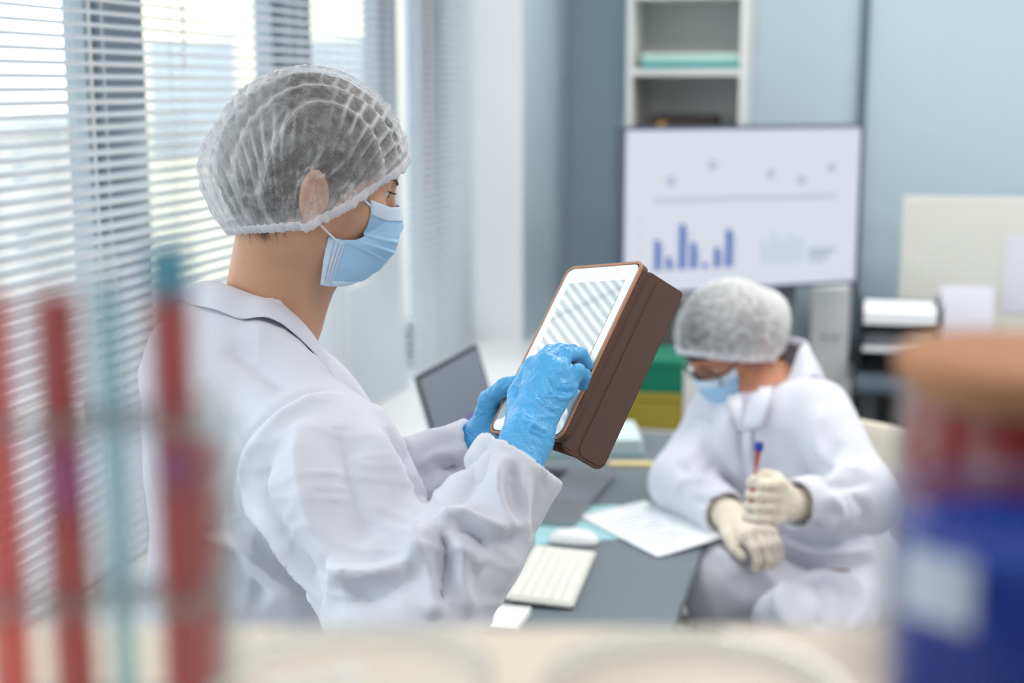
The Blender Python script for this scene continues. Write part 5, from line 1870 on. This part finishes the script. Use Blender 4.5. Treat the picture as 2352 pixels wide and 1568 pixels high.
# the far hand holds the lower left corner of the tablet
t_BL = t_BR - tv_ * TWID
wr_L = pt(1106, 1018, 1.742)
arm_L = W_L - ax_l * .03
kL = t_BL + tu * .035 - tv_ * .012
mL = [kL + tu * .036 - tn * .018 + tv_ * .0, kL + tu * .014 - tn * .024 + tv_ * .002, kL - tu * .008 - tn * .026 + tv_ * .004, kL - tu * .028 - tn * .024 + tv_ * .010]
fgL = []
for i_, m_ in enumerate(mL):
    ln = (.036, .040, .037, .030)[i_]
    a = m_ + tv_ * ln * .8 - tn * .006; b_ = a + tv_ * ln * .62 + tn * .002; c_ = b_ + tv_ * ln * .5 + tn * .006
    fgL.append([m_, a, b_, c_])
thL = [wr_L + (kL - wr_L) * .35 + tn * .006, kL + tn * .010 - tv_ * .004 + tu * .004, kL + tn * .0125 + tv_ * .020 + tu * .022, kL + tn * .0095 + tv_ * .040 + tu * .030]
def gL(P):
    return hand_sdf(P, wr_L, arm_L, mL, fgL, thL, rw=.026)
glove('glove', W1, M['glove_blue'], gL, np.array([wr_L, arm_L] + [q for c_ in fgL for q in c_] + thL), .0016, nrm(kL - wr_L), wr_L, (), .0008, 7)

# trousers and shoes (mostly hidden by the coat)
def trouser1(P):
    d = None
    for s in (-1, 1):
        hip = org + Lt * s * .085 + Z_ * .80; kn = org + Lt * s * .095 + Ft * .01 + Z_ * .46; an = org + Lt * s * .10 + Z_ * .08
        c_ = smin(rcone(P, hip, kn, .085, .064), rcone(P, kn, an, .064, .056), .02)
        d = c_ if d is None else smin(d, c_, .02)
    return np.maximum(d, .07 - P[:, 2])
v_, f_ = nets(trouser1, np.arange(org[0] - .25, org[0] + .25, .008), np.arange(org[1] - .25, org[1] + .25, .008), np.arange(.04, .92, .01))
np_mesh('trousers', v_, f_, M['trouser'], W1)
for s in (-1, 1):
    an = org + Lt * s * .10
    def shoe(P):
        d = smin(rcone(P, an + Z_ * .045 - Ft * .04, an + Ft * .15 + Z_ * .035, .046, .042), rcone(P, an + Z_ * .07, an + Z_ * .05, .045, .05), .02)
        return smax(d, .002 - P[:, 2], .01)
    v_, f_ = nets(shoe, np.arange(an[0] - .2, an[0] + .26, .007), np.arange(an[1] - .2, an[1] + .26, .007), np.arange(-.01, .15, .006))
    np_mesh('shoe', v_, f_, M['shoe'], W1)
# ================================================================== the seated woman
SB = math.radians(38)
F2 = -rh * math.cos(SB) - fh * math.sin(SB); L2 = np.cross(Z_, F2)
HB = math.radians(30)
Fh2 = -rh * math.cos(HB) - fh * math.sin(HB); Lh2 = np.cross(Z_, Fh2)
ear2 = pt(1738, 812, 2.93)
H2 = Head(ear2 - Lh2 * .0715, Fh2, math.radians(42), math.radians(4), 1.0)
S_L2, S_R2 = pt(1878, 945, 2.84), pt(1668, 930, 3.08)
E_L2, W_L2 = pt(1990, 1150, 2.66), pt(1822, 1158, 2.56)
E_R2, W_R2 = pt(1562, 1106, 2.93), pt(1668, 1180, 2.77)
hc = pt(1885, 1335, 2.98)
hipL, hipR = hc + L2 * .09, hc - L2 * .09
kneL, kneR = pt(1835, 1440, 2.58), pt(1668, 1345, 2.74)
kneL[2] = max(kneL[2], .55); kneR[2] = max(kneR[2], .55)
nb2 = pt(1775, 905, 2.98); hd2 = H2.w((-.03, 0, -.04))
W2 = thing('person', 'seated woman in glasses and lab coat holding up a blood tube', 'person', (hc[0], hc[1], 0))
def feet(k):
    an = np.array([k[0], k[1], .09]) + F2 * .02
    return an
def body2(P):
    d = H2.sdf(P)
    d = smin(d, rcone(P, hd2, nb2, .048, .055), .03)
    d = smin(d, rcone(P, H2.w((.01, 0, -.05)), nb2 + F2 * .02, .038, .046), .03)
    d = smin(d, rcone(P, nb2 - Z_ * .06, hc + Z_ * .02, .09, .11), .06)
    d = smin(d, rcone(P, S_L2, S_R2, .05, .05), .05)
    for S, E, Wt in ((S_R2, E_R2, W_R2), (S_L2, E_L2, W_L2)):
        d = smin(d, rcone(P, S, E, .042, .034), .03); d = smin(d, rcone(P, E, E + (Wt - E) * .85, .034, .023), .01)
    for hp, k in ((hipL, kneL), (hipR, kneR)):
        d = smin(d, rcone(P, hp, k, .075, .052), .03); an = feet(k)
        d = smin(d, rcone(P, k, an, .05, .034), .02); d = smin(d, rcone(P, an - Z_ * .03, an + F2 * .15 - Z_ * .05, .038, .030), .02)
    return d
allp = np.array([S_L2, S_R2, E_L2, W_L2, E_R2, W_R2, hipL, hipR, kneL, kneR, H2.O, feet(kneL) + F2 * .2, feet(kneR) + F2 * .2])
lo, hi = allp.min(0) - .17, allp.max(0) + .17
h0, h1 = H2.O - .15, H2.O + .15
v, f = nets(body2, axis(lo[0], hi[0], .004, .012, h0[0], h1[0]), axis(lo[1], hi[1], .004, .012, h0[1], h1[1]), axis(-.01, hi[2], .004, .012, h0[2], h1[2]))
np_mesh('body', relax(v, f, 1, .4), f, M['skin2'], W2)
build_eye(H2, W2, -1); build_eye(H2, W2, 1)
def hair2(P):
    q = H2.l(P)
    d = ell(q, (-.012, 0, .045), (.1005, .0785, .0905))
    d = smin(d, ell(q, (-.060, 0, .000), (.050, .060, .062)), .03)
    nk = np.minimum(H2.sdf(P, False, False), rcone(P, hd2, nb2, .048, .055)) - .005
    d = smin(d, nk, .02)
    line = np.interp(q[:, 0], [-.12, -.05, -.025, -.005, .012, .022, .04, .085], [-.085, -.08, -.055, -.024, -.022, .010, .030, .058])
    return smax(d, (line - q[:, 2]) * .6, .006)
v, f = nets(hair2, np.arange(h0[0], h1[0], .006), np.arange(h0[1], h1[1], .006), np.arange(h0[2], h1[2], .006))
np_mesh('hair', v, f, M['hair'], W2)
rt = []
for s in (-1, 1):
    for k in range(14):
        u_ = k / 13
        c = np.array([.0955 - .030 * u_ ** 1.6, s * (.010 + .040 * u_), .0415 + .007 * math.sin(u_ * 2.2) - .004 * u_])
        rt.append(([c, c + np.array([-.004, s * .007, .001])], .002))
strands(H2, W2, 'eyebrows', rt, M['hair'])
build_cap(H2, W2, seed=9, amp=.0030, lift=.014, gath=.15, nth=170, nv=70, back=.034, front=.016, push=[lambda P: H2.sdf(P, True, False), hair2])
mk2, G2, _a, _b = build_mask(H2, W2, lambda P: H2.sdf(P, False, True), NT=36, NS=20)
for s in (-1, 1):
    c = [H2.w(q) for q in ((.050, .061 * s, .002), (.03, .074 * s, .010), (.0, .083 * s, .022))]
    MB().tube(c, .0016, 8).build('ear_loop', bpy.data.materials['loop_elastic'], mk2)
    c = [H2.w(q) for q in ((.026, .064 * s, -.046), (.008, .074 * s, -.036), (-.014, .084 * s, -.02))]
    MB().tube(c, .0016, 8).build('ear_loop', bpy.data.materials['loop_elastic'], mk2)
# glasses
gl = thing('glasses', 'dark framed glasses low on the seated woman\'s nose', 'glasses', H2.w((.1, 0, .01)))
fm = mat('glasses_frame', (44, 42, 50), .35)
for s in (-1, 1):
    pts = []
    for k in range(25):
        a = 2 * math.pi * k / 24
        ca, sa = math.cos(a), math.sin(a)
        pts.append(H2.w((.106 - .012 * abs(.033 + .024 * ca) / .057, s * (.034 + .025 * np.sign(ca) * abs(ca) ** .7), .016 + .018 * np.sign(sa) * abs(sa) ** .7)))
    o = MB().tube(pts, .0017, 8).build('rim', fm, gl)
    MB().add(pts[:-1], [tuple(range(24))]).build('lens', M['pane'], gl)
    MB().tube([H2.w((.094, s * .059, .022)), H2.w((.06, s * .074, .020)), H2.w((.0, s * .084, .012)), H2.w((-.018, s * .085, -.004))], .0018, 8).build('temple', fm, gl)
MB().tube([H2.w((.105, .010, .020)), H2.w((.113, 0, .022)), H2.w((.105, -.010, .020))], .0017, 8).build('bridge', fm, gl)

# coat
axL, axR = nrm(W_L2 - E_L2), nrm(W_R2 - E_R2)
def coat2(P):
    d = rcone(P, hc + L2 * .075 + Z_ * .02, S_L2 - L2 * .045 - Z_ * .03, .105, .074)
    d = smin(d, rcone(P, hc - L2 * .075 + Z_ * .02, S_R2 + L2 * .045 - Z_ * .03, .105, .074), .10)
    d = smin(d, rcone(P, hc + Z_ * .12 + F2 * .04, (S_L2 + S_R2) / 2 - Z_ * .06 + F2 * .03, .13, .10), .08)
    d = smin(d, rcone(P, nb2 - Z_ * .05, (S_L2 + S_R2) / 2 - Z_ * .06, .062, .09), .06)
    for S, E, Wt, a in ((S_L2, E_L2, W_L2, axL), (S_R2, E_R2, W_R2, axR)):
        d = smin(d, rcone(P, S, E, .066, .060), .045)
        fa = rcone(P, E, Wt + a * .004, .059, .048)
        fa = smax(fa, (P - Wt) @ a, .004)
        d = smin(d, fa, .03)
        d = smax(d, -rcone(P, Wt - a * .03, Wt + a * .08, .038, .044), .003)
    for hp, k in ((hipL, kneL), (hipR, kneR)):
        d = smin(d, rcone(P, hp - Z_ * .0, k + F2 * .01, .092, .074), .06)
        d = smin(d, smax(rcone(P, k, k - Z_ * .17 - F2 * .05, .076, .085), k[2] - .17 - P[:, 2], .01), .03)
    d = smin(d, rcone(P, hipL - F2 * .06, hipR - F2 * .05, .10, .10), .05)
    d = smax(d, -rcone(P, nb2 + Z_ * .012, nb2 + Z_ * .13 + F2 * .08, .058, .075), .008)
    return d
v, f = nets(coat2, np.arange(lo[0], hi[0], .0062), np.arange(lo[1], hi[1], .0062), np.arange(.30, 1.12, .0062))
v = relax(v, f, 2, .4)
folds2 = [([(1720, 930), (1700, 1010), (1720, 1120), (1740, 1200)], -.012, .010), ([(1690, 930), (1670, 1000), (1690, 1100)], .010, .014),
          ([(1770, 900), (1745, 980), (1760, 1080)], .010, .016), ([(1930, 1010), (1900, 1090), (1940, 1110), (2010, 1100)], -.012, .014),
          ([(1890, 930), (1880, 1020), (1930, 1090)], .009, .016), ([(1990, 1080), (1930, 1085), (1880, 1100)], .010, .012),
          ([(1900, 1130), (1930, 1180), (1880, 1210)], .012, .014), ([(1960, 1130), (1990, 1180), (1970, 1210)], -.010, .012),
          ([(1790, 1220), (1880, 1255), (1990, 1225)], -.016, .012), ([(1770, 1255), (1870, 1295), (2010, 1290)], -.016, .012),
          ([(1800, 1240), (1900, 1275), (2010, 1260)], .010, .014), ([(1560, 1060), (1600, 1090), (1650, 1060)], -.010, .012),
          ([(1545, 1130), (1590, 1100), (1640, 1110)], .010, .012), ([(1580, 1150), (1630, 1150), (1670, 1140)], -.006, .010),
          ([(1620, 960), (1600, 1030), (1570, 1070)], .008, .014), ([(1800, 1330), (1790, 1400), (1830, 1460)], .010, .016),
          ([(1870, 1320), (1900, 1400), (1880, 1460)], -.010, .016), ([(1950, 1310), (1975, 1390), (1940, 1460)], .010, .016),
          ([(1640, 1260), (1680, 1290), (1700, 1330)], .008, .014)]
v = drape_folds(v, f, [(p_, h_ * 1.4, w_) for p_, h_, w_ in folds2])
n = normals(v, f)
v = v + n * (.003 * nz(v, 18, 15) + .0015 * nz(v, 40, 16))[:, None]
np_mesh('lab_coat', v, f, M['coat2'], W2)
tree2 = BVHTree.FromPolygons([tuple(p) for p in v], [tuple(int(i) for i in q) for q in f])
collar(W2, M['coat2'], tree2, nb2 + Z_ * .045 - F2 * .006, F2, L2, up=.078, r0=.062, wid=.058, front=.13, a0=14, side=.85)
# lapels and button placket down the front
def strip(name, path, wpx, off):
    vs_, ok = [], []
    for (x_, y_) in catmull(path, 5):
        for e_ in (-wpx, -wpx / 3, wpx / 3, wpx):
            hit = tree2.ray_cast(Vector(_c), Vector(ray(x_ + e_, y_)))
            p_ = np.array(hit[0]) + np.array(hit[1]) * off if hit[0] is not None else None
            vs_.append(p_)
    nrow = len(vs_) // 4
    rows_ = [r for r in range(nrow) if all(vs_[r * 4 + k] is not None for k in range(4))]
    V_ = np.array([vs_[r * 4 + k] for r in rows_ for k in range(4)])
    F_ = np.array([(a * 4 + k, a * 4 + k + 1, (a + 1) * 4 + k + 1, (a + 1) * 4 + k) for a in range(len(rows_) - 1) for k in range(3)])
    o_ = np_mesh(name, V_, F_, M['coat2'], W2)
    sd_ = o_.modifiers.new('solid', 'SOLIDIFY'); sd_.thickness = .004; sd_.offset = 0
strip('placket', [(1718, 960), (1716, 1040), (1724, 1110), (1745, 1230)], 16, .006)
strip('lapel', [(1760, 880), (1748, 930), (1726, 985)], 22, .010)
strip('lapel', [(1690, 915), (1696, 950), (1708, 990)], 16, .010)

# hands: left holds the tube, right rests by the desk edge
hl = pt(1778, 1150, 2.515)
udir = nrm(pt(1746, 1015, 2.50) - pt(1733, 1110, 2.50))             # along the blood tube
side2 = nrm(pt(1700, 1150, 2.5) - pt(1800, 1150, 2.53))             # knuckles point to the photo's left
outd = nrm(np.cross(side2, udir)); outd = outd if outd @ (_c - hl) > 0 else -outd
wl = W_L2 + axL * .012
mL2 = [hl + udir * (.030 - .020 * i) + outd * .012 for i in range(4)]
fL2 = []
for i, m_ in enumerate(mL2):
    a = m_ + side2 * .036 + outd * .004; b_ = a + side2 * .010 - outd * .024; c_ = b_ - side2 * .024 - outd * .006
    fL2.append([m_, a, b_, c_])
tL2 = [wl + (hl - wl) * .3 + udir * .02, hl + udir * .040 - outd * .004, hl + udir * .046 + side2 * .024 - outd * .002, hl + udir * .040 + side2 * .044 + outd * .000]
def g2L(P):
    return hand_sdf(P, wl, W_L2 - axL * .03, mL2, fL2, tL2, rp=.0150, rf=.0095)
glove('glove', W2, M['glove_white'], g2L, np.array([wl, W_L2 - axL * .03] + [q for c_ in fL2 for q in c_] + tL2), .003, side2, wl, (), .001, 11)
wr2 = W_R2 + axR * .012
pd = nrm(pt(1755, 1250, 2.66) - pt(1680, 1195, 2.74)); ps = nrm(np.cross(pd, Z_)); pn = np.cross(ps, pd); pn = pn if pn[2] > 0 else -pn
mR2 = [wr2 + pd * .085 + ps * (.030 - .020 * i) + pn * (.008 - .003 * abs(i - 1)) for i in range(4)]
fR2 = []
for i, m_ in enumerate(mR2):
    ln = (.036, .040, .037, .029)[i]
    a = m_ + pd * ln * .9 - pn * .010; b_ = a + pd * ln * .4 - pn * .018; c_ = b_ - pd * ln * .1 - pn * .018
    fR2.append([m_, a, b_, c_])
tR2 = [wr2 + pd * .02 + ps * .022, wr2 + pd * .055 + ps * .045 - pn * .008, wr2 + pd * .085 + ps * .050 - pn * .018, wr2 + pd * .105 + ps * .046 - pn * .024]
def g2R(P):
    return hand_sdf(P, wr2, W_R2 - axR * .03, mR2, fR2, tR2, rw=.029, rp=.0165, rf=.0098)
glove('glove', W2, M['glove_white'], g2R, np.array([wr2, W_R2 - axR * .03] + [q for c_ in fR2 for q in c_] + tR2), .003, pd, wr2, (), .001, 12)

# blood tube in her hand
bt0, bt1 = hl + side2 * .030 - outd * .006 - udir * .030, pt(1744, 1020, 2.50)
bt0 = bt1 - udir * .105
bt = thing('blood_tube', 'thin blood sample tube with blue cap in the seated woman\'s fingers', 'test tube', bt0)
MB().tube([bt0, bt1 - udir * .008], .0052, 14).build('glass', clear_mat('sample_glass', (250, 225, 228), body=.15, body_rgb=(246, 220, 224), gloss=.1), bt, smooth='auto')
blood = mat('blood', (190, 8, 24), .25)
MB().tube([bt0 + udir * .002, bt0 + udir * .052], .0046, 12).build('blood', blood, bt)
MB().tube([bt1 - udir * .040, bt1 - udir * .012], [.0022, .0046], 12).build('blood_film', blood, bt)
MB().tube([bt1 - udir * .012, bt1 + udir * .004], .0078, 16).build('cap', mat('blue_cap', (20, 62, 176), .4), bt, bevel=.001)

# trousers, shoes
def tr2(P):
    d = None
    for hp, k in ((hipL, kneL), (hipR, kneR)):
        c_ = smin(rcone(P, hp, k, .082, .062), rcone(P, k, feet(k), .062, .052), .02)
        d = c_ if d is None else smin(d, c_, .02)
    return np.maximum(d, .07 - P[:, 2])
v_, f_ = nets(tr2, np.arange(lo[0], hi[0], .01), np.arange(lo[1], hi[1], .01), np.arange(.04, .75, .01))
np_mesh('trousers', v_, f_, mat('plum_trouser', (112, 72, 72), .9, vary=.05), W2)
for k in (kneL, kneR):
    an = feet(k) * np.array([1, 1, 0])
    def shoe(P):
        d = smin(rcone(P, an + Z_ * .045 - F2 * .04, an + F2 * .15 + Z_ * .035, .046, .042), rcone(P, an + Z_ * .07, an + Z_ * .05, .045, .05), .02)
        return smax(d, .002 - P[:, 2], .01)
    v_, f_ = nets(shoe, np.arange(an[0] - .24, an[0] + .24, .008), np.arange(an[1] - .24, an[1] + .24, .008), np.arange(-.01, .15, .007))
    np_mesh('shoe', v_, f_, M['shoe'], W2)

# her chair
ch = thing('office_chair', 'cream office chair under the seated woman', 'chair', (hc[0], hc[1], 0))
sc_ = np.array([hc[0], hc[1], 0]) + F2 * .06
cream = mat('cream_vinyl', (222, 216, 200), .5)
st_z = hc[2] - .125
MB().prism(rrect(.46, .46, .09, 8), sc_ + Z_ * (st_z - .06), F2, L2, Z_, .05).build('seat', cream, ch, bevel=.015, seg=3)
bc = sc_ - F2 * .27
m = MB(); vs = []; NB = 12
for j in range(7):
    for i in range(NB + 1):
        a = (i / NB - .5) * 1.1
        z_ = .60 + j * .045
        w_ = .34 * math.sin(a) * (1 - .02 * (j - 3) ** 2)
        vs.append(bc + L2 * w_ + F2 * (.10 * (1 - math.cos(a)) * 1.6) - F2 * .01 * j + Z_ * z_)
fs = [(j * (NB + 1) + i, j * (NB + 1) + i + 1, (j + 1) * (NB + 1) + i + 1, (j + 1) * (NB + 1) + i) for j in range(6) for i in range(NB)]
o = m.add(vs, fs).build('backrest', cream, ch, smooth=True)
sd = o.modifiers.new('solid', 'SOLIDIFY'); sd.thickness = .035; sd.offset = -1
bv = o.modifiers.new('bevel', 'BEVEL'); bv.width = .01; bv.segments = 2
MB().tube([sc_ + Z_ * (st_z - .07) - F2 * .1, sc_ + Z_ * (st_z - .06) - F2 * .30, bc - F2 * .03 + Z_ * .66, bc - F2 * .06 + Z_ * .75], .014, 10).build('back_support', M['steel'], ch)
MB().lathe([(.045, .07), (.03, .12), (.025, .30), (.04, st_z - .06)], tuple(sc_), 20).build('column', M['steel'], ch, smooth='auto')
for k in range(5):
    a = k * 2 * math.pi / 5 + .3
    e_ = sc_ + np.array([math.cos(a), math.sin(a), 0]) * .28
    MB().tube([sc_ + Z_ * .10, e_ + Z_ * .065], [.022, .014], 10).build('foot_arm', M['steel'], ch)
    MB().lathe([(.012, 0), (.024, .008), (.024, .045), (.012, .053)], tuple(e_), 12).build('caster', M['dark'], ch, smooth='auto')

# only the added ceiling panels are sampled as lamps
for _m in bpy.data.materials:
    if _m.name != 'added_lamp_diffuser':
        _m.cycles.emission_sampling = 'NONE'
